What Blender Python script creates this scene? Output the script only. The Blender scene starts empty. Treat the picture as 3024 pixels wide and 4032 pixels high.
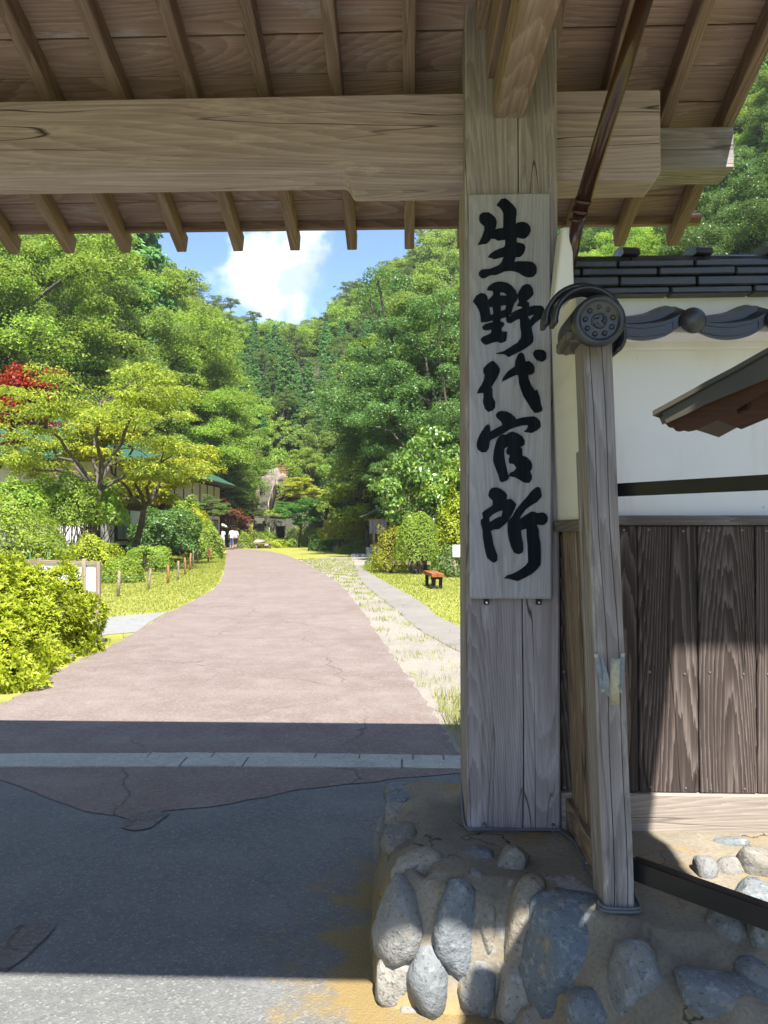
import bpy, bmesh, math, random
import numpy as np
from mathutils import Vector, Matrix, noise as mnoise

random.seed(7)
SC = bpy.context.scene
COL = SC.collection
R = math.radians

# ------------------------------------------------------------------ camera
F_PX, W_PX, H_PX = 3030.0, 3024.0, 4032.0
YAW, PITCH = math.atan(101 / F_PX), math.atan(69 / F_PX)
EYE = Vector((0, 0, 1.5))
cam_d = bpy.data.cameras.new('camera')
cam_d.sensor_fit = 'VERTICAL'
cam_d.sensor_height = 36.0
cam_d.lens = 36.0 * F_PX / H_PX
cam_d.clip_start = 0.05
cam_d.clip_end = 2000
cam = bpy.data.objects.new('camera', cam_d)
cam.location = EYE
cam.rotation_euler = (math.pi / 2 + PITCH, 0, YAW)
COL.objects.link(cam)
SC.camera = cam

# ------------------------------------------------------------------ sky, sun, exposure
SUN_TO = Vector((0.18, -0.61, 1.0)).normalized()          # towards the sun
SUN_EL = math.asin(SUN_TO.z)
SUN_AZ = math.atan2(SUN_TO.x, SUN_TO.y)
SUN_STRENGTH, SKY_STRENGTH, EXPOSURE = 2.45, 0.068, 2.48

world = bpy.data.worlds.new('World')
SC.world = world
world.use_nodes = True
wn, wl = world.node_tree.nodes, world.node_tree.links
wn.clear()
w_out = wn.new('ShaderNodeOutputWorld')
w_bg = wn.new('ShaderNodeBackground')
w_bg.inputs['Strength'].default_value = SKY_STRENGTH
w_sky = wn.new('ShaderNodeTexSky')
w_sky.sky_type = 'NISHITA'
w_sky.sun_disc = False
w_sky.sun_elevation = SUN_EL
w_sky.sun_rotation = SUN_AZ
w_sky.altitude = 2500
w_sky.air_density = 0.85
w_sky.dust_density = 0.0
w_sky.ozone_density = 3.5
# fair-weather cumulus: a handful of cloud banks spread round the whole sky
w_tc = wn.new('ShaderNodeTexCoord')
w_n1 = wn.new('ShaderNodeTexNoise'); w_n1.inputs['Scale'].default_value = 5.5
w_n1.inputs['Detail'].default_value = 9; w_n1.inputs['Roughness'].default_value = 0.58
w_n2 = wn.new('ShaderNodeTexNoise'); w_n2.inputs['Scale'].default_value = 9
w_n2.inputs['Detail'].default_value = 7
wl.new(w_tc.outputs['Generated'], w_n1.inputs['Vector'])
wl.new(w_tc.outputs['Generated'], w_n2.inputs['Vector'])
def wmath(op, a, b=None, c=None):
    n = wn.new('ShaderNodeMath'); n.operation = op
    for i, v in enumerate((a, b, c)):
        if v is None: continue
        if isinstance(v, (int, float)): n.inputs[i].default_value = v
        else: wl.new(v, n.inputs[i])
    return n.outputs[0]
w_geo_n = wn.new('ShaderNodeVectorMath'); w_geo_n.operation = 'NORMALIZE'
wl.new(w_tc.outputs['Generated'], w_geo_n.inputs[0])
banks = [(-10.0, 18.2, 0.066), (-8.0, 22.5, 0.045), (38, 26, 0.13), (-62, 22, 0.15), (95, 30, 0.16), (150, 24, 0.14), (-120, 33, 0.16), (-160, 20, 0.12), (20, 52, 0.13), (-80, 60, 0.12), (120, 62, 0.13)]
acc = None
for az, el, rad in banks:
    v = Vector((math.sin(R(az)) * math.cos(R(el)), math.cos(R(az)) * math.cos(R(el)), math.sin(R(el))))
    d = wn.new('ShaderNodeVectorMath'); d.operation = 'DISTANCE'
    wl.new(w_geo_n.outputs[0], d.inputs[0]); d.inputs[1].default_value = v
    g = wmath('SUBTRACT', 1.0, wmath('DIVIDE', d.outputs['Value'], rad))
    acc = g if acc is None else wmath('SMOOTH_MAX', acc, g, 0.35)
w_m = wmath('ADD', wmath('MULTIPLY', wmath('MAXIMUM', acc, -.25), 0.5), wmath('MULTIPLY', wmath('SUBTRACT', w_n1.outputs['Fac'], 0.5), 3.4))
w_mr = wn.new('ShaderNodeMapRange'); w_mr.interpolation_type = 'SMOOTHSTEP'
w_mr.inputs['From Min'].default_value = 0.0; w_mr.inputs['From Max'].default_value = 0.42
wl.new(w_m, w_mr.inputs['Value'])
w_cr = wn.new('ShaderNodeMix'); w_cr.data_type = 'RGBA'
w_cr.inputs['A'].default_value = (2.2, 2.6, 3.2, 1)
w_cr.inputs['B'].default_value = (7.6, 8.2, 9.0, 1)
w_r2 = wn.new('ShaderNodeMapRange'); w_r2.inputs['From Min'].default_value = 0.40; w_r2.inputs['From Max'].default_value = 0.68
wl.new(w_n2.outputs['Fac'], w_r2.inputs['Value'])
wl.new(w_r2.outputs[0], w_cr.inputs['Factor'])
w_mix = wn.new('ShaderNodeMix'); w_mix.data_type = 'RGBA'
wl.new(w_mr.outputs[0], w_mix.inputs['Factor'])
wl.new(w_sky.outputs[0], w_mix.inputs['A'])
wl.new(w_cr.outputs['Result'], w_mix.inputs['B'])
wl.new(w_mix.outputs['Result'], w_bg.inputs['Color'])
wl.new(w_bg.outputs[0], w_out.inputs['Surface'])

sun_d = bpy.data.lights.new('sun', 'SUN')
sun_d.energy = SUN_STRENGTH
sun_d.angle = R(0.53)
sun_d.color = (1.0, 0.96, 0.90)
sun = bpy.data.objects.new('sun', sun_d)
sun.location = SUN_TO * 60
sun.rotation_euler = SUN_TO.to_track_quat('Z', 'Y').to_euler()
COL.objects.link(sun)

vs = SC.view_settings
vs.view_transform = 'Standard'
vs.look = 'None'
vs.exposure = EXPOSURE
vs.gamma = 1.0
vs.use_curve_mapping = False
SC.render.engine = 'CYCLES'
cy = SC.cycles
cy.max_bounces = 7
cy.diffuse_bounces = 4
cy.glossy_bounces = 3
cy.transmission_bounces = 4
cy.transparent_max_bounces = 4
cy.caustics_reflective = False
cy.caustics_refractive = False
cy.sample_clamp_indirect = 6.0
cy.use_denoising = True

# ------------------------------------------------------------------ helpers
_f = Vector((-math.sin(YAW) * math.cos(PITCH), math.cos(YAW) * math.cos(PITCH), math.sin(PITCH)))
_r = Vector((math.cos(YAW), math.sin(YAW), 0))
_u = _r.cross(_f)
def ray(px, py):
    return _f + _r * ((px - W_PX / 2) / F_PX) + _u * ((H_PX / 2 - py) / F_PX)
def at(px, py, Y):                       # measured point of the place at depth Y
    d = ray(px, py)
    return EYE + d * (Y / d.y)
def gnd(px, py, z=0.0):                  # measured point on level ground of height z
    d = ray(px, py)
    return EYE + d * ((z - EYE.z) / d.z)
def to_px(p):
    v = Vector(p) - EYE
    c = v.dot(_f)
    return W_PX / 2 + F_PX * v.dot(_r) / c, H_PX / 2 - F_PX * v.dot(_u) / c

def tag(o, label=None, cat=None, group=None, kind=None):
    if label: o['label'] = label
    if cat: o['category'] = cat
    if group: o['group'] = group
    if kind: o['kind'] = kind
    return o
def thing(name, loc, label, cat, group=None):
    o = bpy.data.objects.new(name, None)
    o.empty_display_size = 0.1
    o.location = loc
    COL.objects.link(o)
    return tag(o, label, cat, group)
def world_of(o):
    m = o.matrix_basis.copy()
    while o.parent:
        o = o.parent
        m = o.matrix_basis @ m
    return m
def link(name, me, mat=None, parent=None, M=None):
    """one mesh object; M is its world matrix"""
    o = bpy.data.objects.new(name, me)
    COL.objects.link(o)
    if mat is not None and len(me.materials) == 0: me.materials.append(mat)
    M = M if M is not None else Matrix.Identity(4)
    if parent is not None:
        o.parent = parent
        o.matrix_basis = world_of(parent).inverted() @ M
    else:
        o.matrix_basis = M
    return o
def from_bm(name, bm, smooth=False):
    me = bpy.data.meshes.new(name)
    bm.to_mesh(me); bm.free()
    if smooth: me.shade_smooth()
    return me
def from_np(name, V, F, smooth=False):
    V = np.asarray(V, dtype=np.float32); F = np.asarray(F, dtype=np.int32)
    me = bpy.data.meshes.new(name)
    n, k = F.shape
    me.vertices.add(len(V)); me.vertices.foreach_set('co', V.ravel())
    me.loops.add(n * k); me.loops.foreach_set('vertex_index', F.ravel())
    me.polygons.add(n)
    me.polygons.foreach_set('loop_start', np.arange(0, n * k, k, dtype=np.int32))
    me.update(calc_edges=True)
    if smooth: me.shade_smooth()
    return me
def box_mesh(name, sx, sy, sz, bev=0.0, seg=1, origin=(0, 0, 0)):
    bm = bmesh.new()
    bmesh.ops.create_cube(bm, size=1.0)
    for v in bm.verts:
        v.co = Vector((v.co.x * sx + origin[0], v.co.y * sy + origin[1], v.co.z * sz + origin[2]))
    if bev > 0:
        bmesh.ops.bevel(bm, geom=bm.edges[:], offset=bev, segments=seg, affect='EDGES', profile=0.6)
    return from_bm(name, bm)
def box(name, lo, hi, mat, parent=None, bev=0.004, along='X', jitter=0.0):
    """axis-aligned box; the local X axis (grain) lies along 'along'"""
    lo, hi = Vector(lo), Vector(hi)
    c, s = (lo + hi) / 2, hi - lo
    if along == 'X':
        M3 = Matrix.Identity(3); d = (s.x, s.y, s.z)
    elif along == 'Z':
        M3 = Matrix(((0, 1, 0), (0, 0, 1), (1, 0, 0))); d = (s.z, s.x, s.y)
    else:
        M3 = Matrix(((0, 0, 1), (1, 0, 0), (0, 1, 0))); d = (s.y, s.z, s.x)
    me = box_mesh(name, *d, bev=min(bev, min(d) * 0.3))
    if jitter:
        for v in me.vertices: v.co += Vector([random.uniform(-jitter, jitter) for _ in range(3)])
    return link(name, me, mat, parent, Matrix.Translation(c) @ M3.to_4x4())
def frame_to(p0, p1, up):
    x = (Vector(p1) - Vector(p0)).normalized()
    z = Vector(up); z = (z - x * z.dot(x)).normalized()
    y = z.cross(x)
    M = Matrix((x, y, z)).transposed().to_4x4()
    M.translation = (Vector(p0) + Vector(p1)) / 2
    return M
def bar(name, p0, p1, w, t, mat, parent=None, up=(0, 0, 1), bev=0.003):
    """plank from p0 to p1: local X along it, w across, t along 'up'"""
    L = (Vector(p1) - Vector(p0)).length
    return link(name, box_mesh(name, L, w, t, bev=min(bev, w * .3, t * .3)), mat, parent, frame_to(p0, p1, up))
def tube_np(pts, rad, sides=8, caps=True):
    pts = [Vector(p) for p in pts]
    n = len(pts)
    if not hasattr(rad, '__len__'): rad = [rad] * n
    V, F = [], []
    prev = None
    for i, p in enumerate(pts):
        t = (pts[min(i + 1, n - 1)] - pts[max(i - 1, 0)]).normalized()
        if prev is None:
            a = Vector((0, 0, 1)) if abs(t.z) < .9 else Vector((1, 0, 0))
        else: a = prev
        x = (a - t * a.dot(t)).normalized(); prev = x
        y = t.cross(x)
        for k in range(sides):
            an = 2 * math.pi * k / sides
            V.append(tuple(p + (x * math.cos(an) + y * math.sin(an)) * rad[i]))
    for i in range(n - 1):
        for k in range(sides):
            a, b = i * sides + k, i * sides + (k + 1) % sides
            F.append((a, b, b + sides, a + sides))
    return V, F
def tube_mesh(name, pts, rad, sides=8, smooth=True, caps=True):
    V, F = tube_np(pts, rad, sides)
    F = list(F)
    if caps:
        F.append(tuple(reversed(range(sides))))
        F.append(tuple(range(len(V) - sides, len(V))))
    me = bpy.data.meshes.new(name)
    me.from_pydata(V, [], F)
    if smooth:
        me.shade_smooth()
        for p in me.polygons:
            if len(p.vertices) > 4: p.use_smooth = False
    return me
def tube(name, pts, rad, mat, parent=None, sides=8):
    """tube through world points, origin at its first point"""
    o0 = Vector(pts[0])
    me = tube_mesh(name, [Vector(p) - o0 for p in pts], rad, sides)
    return link(name, me, mat, parent, Matrix.Translation(o0))
def catmull(P, n=6):
    P = [Vector(p) for p in P]; out = []
    Q = [P[0]] + P + [P[-1]]
    for i in range(1, len(Q) - 2):
        a, b, c, d = Q[i - 1:i + 3]
        for k in range(n):
            t = k / n
            out.append(0.5 * ((2 * b) + (c - a) * t + (2 * a - 5 * b + 4 * c - d) * t * t + (3 * b - a - 3 * c + d) * t ** 3))
    out.append(P[-1])
    return out
def sheet(name, pts, z, mat, parent=None):
    """flat polygon sheet from XY outline"""
    bm = bmesh.new()
    vs_ = [bm.verts.new((p[0], p[1], z)) for p in pts]
    f = bm.faces.new(vs_)
    bmesh.ops.triangulate(bm, faces=[f])
    me = from_bm(name, bm)
    for p in me.polygons:
        if p.normal.z < 0: p.flip()
    return link(name, me, mat, parent)
def prism_mesh(name, outline, depth, bev=0.0):
    """outline in local XZ, extruded from y=0 to y=depth"""
    bm = bmesh.new()
    a = [bm.verts.new((x, 0, z)) for x, z in outline]
    b = [bm.verts.new((x, depth, z)) for x, z in outline]
    n = len(a)
    bm.faces.new(a); bm.faces.new(list(reversed(b)))
    for i in range(n): bm.faces.new((a[i], b[i], b[(i + 1) % n], a[(i + 1) % n]))
    bmesh.ops.recalc_face_normals(bm, faces=bm.faces[:])
    if bev: bmesh.ops.bevel(bm, geom=bm.edges[:], offset=bev, segments=1, affect='EDGES')
    return from_bm(name, bm)
def in_poly(x, y, poly):
    x, y = np.asarray(x), np.asarray(y)
    ins = np.zeros(x.shape, bool)
    n = len(poly)
    for i in range(n):
        x0, y0 = poly[i][0], poly[i][1]; x1, y1 = poly[(i + 1) % n][0], poly[(i + 1) % n][1]
        if y0 == y1: continue
        c = ((y0 > y) != (y1 > y)) & (x < (x1 - x0) * (y - y0) / (y1 - y0) + x0)
        ins ^= c
    return ins
def poly_dist(x, y, poly):
    d = np.full(np.asarray(x).shape, 1e9)
    n = len(poly)
    for i in range(n):
        ax, ay = poly[i][0], poly[i][1]; bx, by = poly[(i + 1) % n][0], poly[(i + 1) % n][1]
        L = (bx - ax) ** 2 + (by - ay) ** 2
        t = np.clip(((x - ax) * (bx - ax) + (y - ay) * (by - ay)) / max(L, 1e-9), 0, 1)
        d = np.minimum(d, np.hypot(x - ax - t * (bx - ax), y - ay - t * (by - ay)))
    return d
# ------------------------------------------------------------------ materials
class NT:
    def __init__(s, name):
        s.m = bpy.data.materials.new(name); s.m.use_nodes = True
        s.n, s.l = s.m.node_tree.nodes, s.m.node_tree.links
        s.b = s.n['Principled BSDF']
        s.tc = s.n.new('ShaderNodeTexCoord')
    def new(s, t, **kw):
        n = s.n.new('ShaderNode' + t)
        for k, v in kw.items():
            if k in n.inputs: n.inputs[k].default_value = v
            else: setattr(n, k, v)
        return n
    def lk(s, a, b): s.l.new(a, b)
    def math(s, op, a, b=0.0, c=None):
        n = s.new('Math', operation=op)
        for i, v in enumerate((a, b, c)):
            if v is None: continue
            if isinstance(v, (int, float)): n.inputs[i].default_value = v
            else: s.lk(v, n.inputs[i])
        return n.outputs[0]
    def mapping(s, scale=(1, 1, 1), rnd=True, coord='Object', loc=(0, 0, 0)):
        mp = s.new('Mapping'); mp.inputs['Scale'].default_value = scale; mp.inputs['Location'].default_value = loc
        src = s.tc.outputs[coord]
        if rnd:
            oi = s.new('ObjectInfo')
            vm = s.new('VectorMath', operation='MULTIPLY_ADD')
            s.lk(oi.outputs['Random'], vm.inputs[0]); vm.inputs[1].default_value = (37.1, 11.3, 23.7)
            s.lk(src, vm.inputs[2]); src = vm.outputs[0]
        s.lk(src, mp.inputs['Vector'])
        return mp.outputs[0]
    def noise(s, vec, scale, detail=4, rough=.55, dist=0.0, w=None):
        n = s.new('TexNoise'); n.inputs['Scale'].default_value = scale
        n.inputs['Detail'].default_value = detail; n.inputs['Roughness'].default_value = rough
        n.inputs['Distortion'].default_value = dist
        s.lk(vec, n.inputs['Vector'])
        return n.outputs['Fac']
    def rng(s, v, a, b, c=0.0, d=1.0):
        n = s.new('MapRange'); n.inputs['From Min'].default_value = a; n.inputs['From Max'].default_value = b
        n.inputs['To Min'].default_value = c; n.inputs['To Max'].default_value = d
        s.lk(v, n.inputs['Value']); return n.outputs[0]
    def mix(s, f, a, b, mode='MIX'):
        n = s.new('Mix', data_type='RGBA', blend_type=mode)
        for k, v in (('Factor', f), ('A', a), ('B', b)):
            if isinstance(v, (int, float)): n.inputs[k].default_value = v
            elif isinstance(v, tuple): n.inputs[k].default_value = v if len(v) == 4 else v + (1,)
            else: s.lk(v, n.inputs[k])
        return n.outputs['Result']
    def ramp(s, v, stops):
        n = s.new('ValToRGB'); s.lk(v, n.inputs[0])
        e = n.color_ramp.elements
        while len(e) < len(stops): e.new(0.5)
        for el, (p, c) in zip(e, stops):
            el.position = p; el.color = c if len(c) == 4 else c + (1,)
        return n.outputs[0]
    def bump(s, h, strength=.3, dist=.01):
        n = s.new('Bump'); n.inputs['Strength'].default_value = strength; n.inputs['Distance'].default_value = dist
        s.lk(h, n.inputs['Height']); s.lk(n.outputs[0], s.b.inputs['Normal'])
    def done(s, col, rough=.8, spec=.3):
        if isinstance(col, tuple): s.b.inputs['Base Color'].default_value = col + (1,)
        else: s.lk(col, s.b.inputs['Base Color'])
        if isinstance(rough, (int, float)): s.b.inputs['Roughness'].default_value = rough
        else: s.lk(rough, s.b.inputs['Roughness'])
        s.b.inputs['Specular IOR Level'].default_value = spec
        return s.m

def wood(name, dark, mid, light, ring=26, ringamt=.35, crack=.5, crackw=.012, rough=.8, patch=None, patchamt=0.0, across=14, rdist=5.0, bumpd=.003, nknots=True):
    t = NT(name)
    v = t.mapping((1, 1, 1))
    fine = t.new('Mapping'); fine.inputs['Scale'].default_value = (1.3, across * 3.0, across * 3.0); t.lk(v, fine.inputs['Vector'])
    f1 = t.noise(fine.outputs[0], 1.6, 4, .65)
    wide = t.new('Mapping'); wide.inputs['Scale'].default_value = (.55, 5, 5); t.lk(v, wide.inputs['Vector'])
    f2 = t.noise(wide.outputs[0], 1.3, 4, .55)
    wv = t.new('Mapping'); wv.inputs['Scale'].default_value = (.22 * rdist / 5, 2.1, 2.1); t.lk(v, wv.inputs['Vector'])
    low = t.noise(wv.outputs[0], 1.0, 1.5, .35)
    saw = t.math('FRACT', t.math('MULTIPLY', t.math('ADD', low, t.math('MULTIPLY', f1, .018)), ring))
    rings = t.math('POWER', saw, 1.7)
    g = t.math('ADD', t.math('MULTIPLY', f1, 1 - ringamt), t.math('MULTIPLY', rings, ringamt))
    g = t.math('ADD', t.math('MULTIPLY', g, .72), t.math('MULTIPLY', f2, .42))
    col = t.ramp(g, [(.22, dark), (.5, mid), (.78, light)])
    blot = t.noise(v, 2.2, 5, .6)
    col = t.mix(t.rng(blot, .3, .75, 0, .35), col, tuple(c * .55 for c in mid))
    if patch:
        pm = t.new('Mapping'); pm.inputs['Scale'].default_value = (.8, 4, 4); t.lk(v, pm.inputs['Vector'])
        pn = t.noise(pm.outputs[0], 2.0, 7, .7)
        col = t.mix(t.rng(pn, .60 - .12 * patchamt, .66, 0, .8), col, patch)
    ck = t.new('Mapping'); ck.inputs['Scale'].default_value = (.42, 7.5, 7.5); t.lk(v, ck.inputs['Vector'])
    cn = t.noise(ck.outputs[0], 1.35, 2, .4)
    line = t.rng(t.math('ABSOLUTE', t.math('SUBTRACT', cn, .5)), 0, crackw, 1, 0)
    gate = t.rng(t.noise(wide.outputs[0], .9, 2), .43, .53)
    cm = t.math('MULTIPLY', t.math('MULTIPLY', line, gate), crack)
    col = t.mix(cm, col, (.012, .009, .007))
    h = t.math('SUBTRACT', g, t.math('MULTIPLY', cm, 2.5))
    t.bump(h, .55, bumpd)
    return t.done(col, rough, .25)

M = {}
M['post'] = wood('weathered post wood', (0.0929, 0.0794, 0.0768), (0.2784, 0.2447, 0.2439), (0.4804, 0.4408, 0.4540), ring=64, ringamt=0.24, crack=.95, crackw=.007, patch=(0.4804, 0.4519, 0.4744), patchamt=.35)
M['post_thin'] = wood('weathered grey wood', (0.0850, 0.0740, 0.0691), (0.2550, 0.2280, 0.2192), (0.4300, 0.3950, 0.3888), ring=64, ringamt=0.24, crack=.9, crackw=.010, patch=(0.4600, 0.4300, 0.3996), patchamt=.4)
M['beam'] = wood('weathered beam wood', (0.1781, 0.1306, 0.1253), (0.4156, 0.3305, 0.3354), (0.6202, 0.5188, 0.5406), ring=46, ringamt=0.24, crack=.95, crackw=.008, patch=(0.5806, 0.4739, 0.4544), patchamt=.2, rdist=7)
M['beam_under'] = M['beam']
M['rafter'] = wood('rafter wood', (0.1210, 0.0749, 0.0519), (0.2598, 0.1780, 0.1384), (0.3942, 0.2951, 0.2473), ring=60, ringamt=0.32, crack=.3)
M['board'] = wood('roof board wood', (0.1927, 0.1250, 0.0945), (0.4056, 0.2814, 0.2279), (0.5585, 0.4190, 0.3511), ring=44, ringamt=0.36, crack=.3, rdist=9, patch=(0.4788, 0.4404, 0.4220), patchamt=.05)
M['arm'] = wood('arm beam wood', (0.1365, 0.0905, 0.0607), (0.3150, 0.2285, 0.1709), (0.5250, 0.4167, 0.3362), ring=48, ringamt=0.24, crack=.6, patch=(0.2310, 0.1338, 0.0827), patchamt=.5)
M['sign'] = wood('sign board wood', (0.2090, 0.2042, 0.2137), (0.3752, 0.3657, 0.3847), (0.5225, 0.5130, 0.5320), ring=90, ringamt=0.24, crack=.25, crackw=.005, rdist=2.4, bumpd=.0015)
M['plank'] = wood('wainscot plank wood', (0.0166, 0.0113, 0.0090), (0.0664, 0.0498, 0.0430), (0.1886, 0.1509, 0.1320), ring=84, ringamt=0.50, crack=.6, rdist=4.5, bumpd=.008)
M['rail'] = wood('rail wood', (.055, .047, .044), (.145, .126, .118), (.26, .235, .22), ring=60, crack=.5)
M['sill'] = wood('sill wood', (.16, .13, .105), (.31, .26, .215), (.45, .39, .33), ring=70, ringamt=0.30, crack=.4)
M['wing'] = wood('wing board wood', (.055, .036, .024), (.20, .145, .103), (.39, .31, .235), ring=84, ringamt=0.45, crack=.8, bumpd=.006)
M['redwood'] = wood('bench slat wood', (.13, .038, .014), (.26, .085, .035), (.36, .14, .07), crack=.2)
M['stake'] = wood('stake wood', (.12, .085, .055), (.27, .21, .155), (.40, .33, .26), crack=.4)
M['stake_new'] = wood('stained stake wood', (.16, .06, .024), (.32, .145, .06), (.42, .22, .10), crack=.3)

def lettering():
    t = NT('sign letter paint')
    v = t.mapping((60, 1.2, 60), rnd=False)
    n = t.noise(v, 2.0, 4)
    col = t.ramp(n, [(.3, (.002, .003, .005)), (.55, (.005, .008, .013)), (.8, (.011, .017, .027))])
    t.bump(n, .4, .002)
    return t.done(col, .6, .12)
M['letter'] = lettering()

def plaster():
    t = NT('white plaster')
    v = t.mapping((1, 1, 1), rnd=False)
    n = t.noise(v, 1.6, 6, .6); f = t.noise(v, 60, 3)
    st = t.new('Mapping'); st.inputs['Scale'].default_value = (5, 5, .7); t.lk(v, st.inputs['Vector'])
    s = t.noise(st.outputs[0], 2.2, 5, .6)
    col = t.ramp(n, [(.25, (.74, .73, .70)), (.7, (.83, .825, .81))])
    col = t.mix(t.rng(s, .55, .8, 0, .4), col, (.56, .51, .44))
    spk = t.noise(v, 26, 2, .5)
    col = t.mix(t.rng(spk, .755, .775, 0, .5), col, (.28, .24, .2))
    t.bump(t.math('ADD', n, t.math('MULTIPLY', f, .12)), .25, .006)
    return t.done(col, .85, .2)
M['plaster'] = plaster()

def tilemat():
    t = NT('smoked roof tile')
    v = t.mapping((1, 1, 1))
    n = t.noise(v, 7, 6, .62); f = t.noise(v, 45, 4, .6); b = t.noise(v, 19, 4, .65)
    col = t.ramp(n, [(.25, (.016, .017, .020)), (.55, (.034, .036, .041)), (.8, (.066, .068, .074))])
    col = t.mix(t.rng(b, .68, .74, 0, .7), col, (.11, .085, .065))
    col = t.mix(t.rng(f, .66, .78, 0, .5), col, (.13, .13, .125))
    t.bump(t.math('ADD', n, t.math('MULTIPLY', f, .3)), .3, .004)
    return t.done(col, t.rng(n, .3, .7, .27, .46), .6)
M['tile'] = tilemat()

def stonemat():
    t = NT('river stone')
    v = t.mapping((1, 1, 1))
    oi = t.new('ObjectInfo')
    big = t.noise(v, 3.2, 6, .65); sp = t.noise(v, 34, 4, .65); sp2 = t.noise(v, 75, 3, .6); lic = t.noise(v, 8.5, 5, .6)
    hue = t.ramp(oi.outputs['Random'], [(0, (.13, .16, .18)), (.22, (.22, .235, .245)), (.42, (.30, .245, .165)), (.6, (.165, .195, .215)), (.8, (.33, .29, .22)), (1, (.31, .305, .285))])
    col = t.mix(t.rng(big, .3, .75, 0, .7), hue, tuple([.12, .125, .12]))
    col = t.mix(t.rng(sp, .52, .68, 0, .38), col, (.44, .44, .43))
    col = t.mix(t.rng(sp2, .58, .66, 0, .7), col, (.07, .075, .08))
    col = t.mix(t.rng(lic, .62, .72, 0, .6), col, (.27, .195, .085))
    t.bump(t.math('ADD', t.math('MULTIPLY', big, 1.0), t.math('MULTIPLY', sp, .5)), .8, .022)
    return t.done(col, .82, .25)
M['stone'] = stonemat()

def mortar():
    t = NT('plinth mortar')
    v = t.mapping((1, 1, 1), rnd=False)
    n = t.noise(v, 2.6, 6, .62); f = t.noise(v, 85, 4, .7); y = t.noise(v, 3.6, 5, .62, .4); g = t.noise(v, 5.1, 4, .6)
    col = t.ramp(n, [(.25, (.155, .138, .105)), (.5, (.245, .212, .156)), (.78, (.345, .30, .215))])
    col = t.mix(t.rng(y, .53, .68, 0, .75), col, (.30, .195, .062))
    col = t.mix(t.rng(g, .60, .66, 0, .8), col, (.36, .36, .35))
    col = t.mix(t.rng(f, .45, .7, 0, .5), col, (.09, .085, .075))
    vo = t.new('TexVoronoi', feature='DISTANCE_TO_EDGE'); vo.inputs['Scale'].default_value = 2.1
    wob = t.new('VectorMath', operation='MULTIPLY_ADD')
    nz = t.new('TexNoise'); nz.inputs['Scale'].default_value = 5; nz.inputs['Detail'].default_value = 4; t.lk(v, nz.inputs['Vector'])
    t.lk(nz.outputs['Color'], wob.inputs[0]); wob.inputs[1].default_value = (.35, .35, .35); t.lk(v, wob.inputs[2])
    t.lk(wob.outputs[0], vo.inputs['Vector'])
    ck = t.rng(vo.outputs['Distance'], 0, .010, .8, 0)
    ck = t.math('MULTIPLY', ck, t.rng(t.noise(v, 1.7, 2), .53, .60))
    sz = t.new('SeparateXYZ'); t.lk(t.tc.outputs['Object'], sz.inputs[0])
    wash = t.math('ADD', t.rng(sz.outputs[2], .0, .30, .75, -.25), t.math('MULTIPLY', t.math('SUBTRACT', y, .5), 2.2))
    col = t.mix(t.rng(wash, .25, .7, 0, .7), col, (.33, .215, .07))
    col = t.mix(ck, col, (.02, .017, .013))
    t.bump(t.math('SUBTRACT', t.math('ADD', n, t.math('MULTIPLY', f, .25)), ck), .6, .012)
    return t.done(col, .9, .2)
M['mortar'] = mortar()

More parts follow.
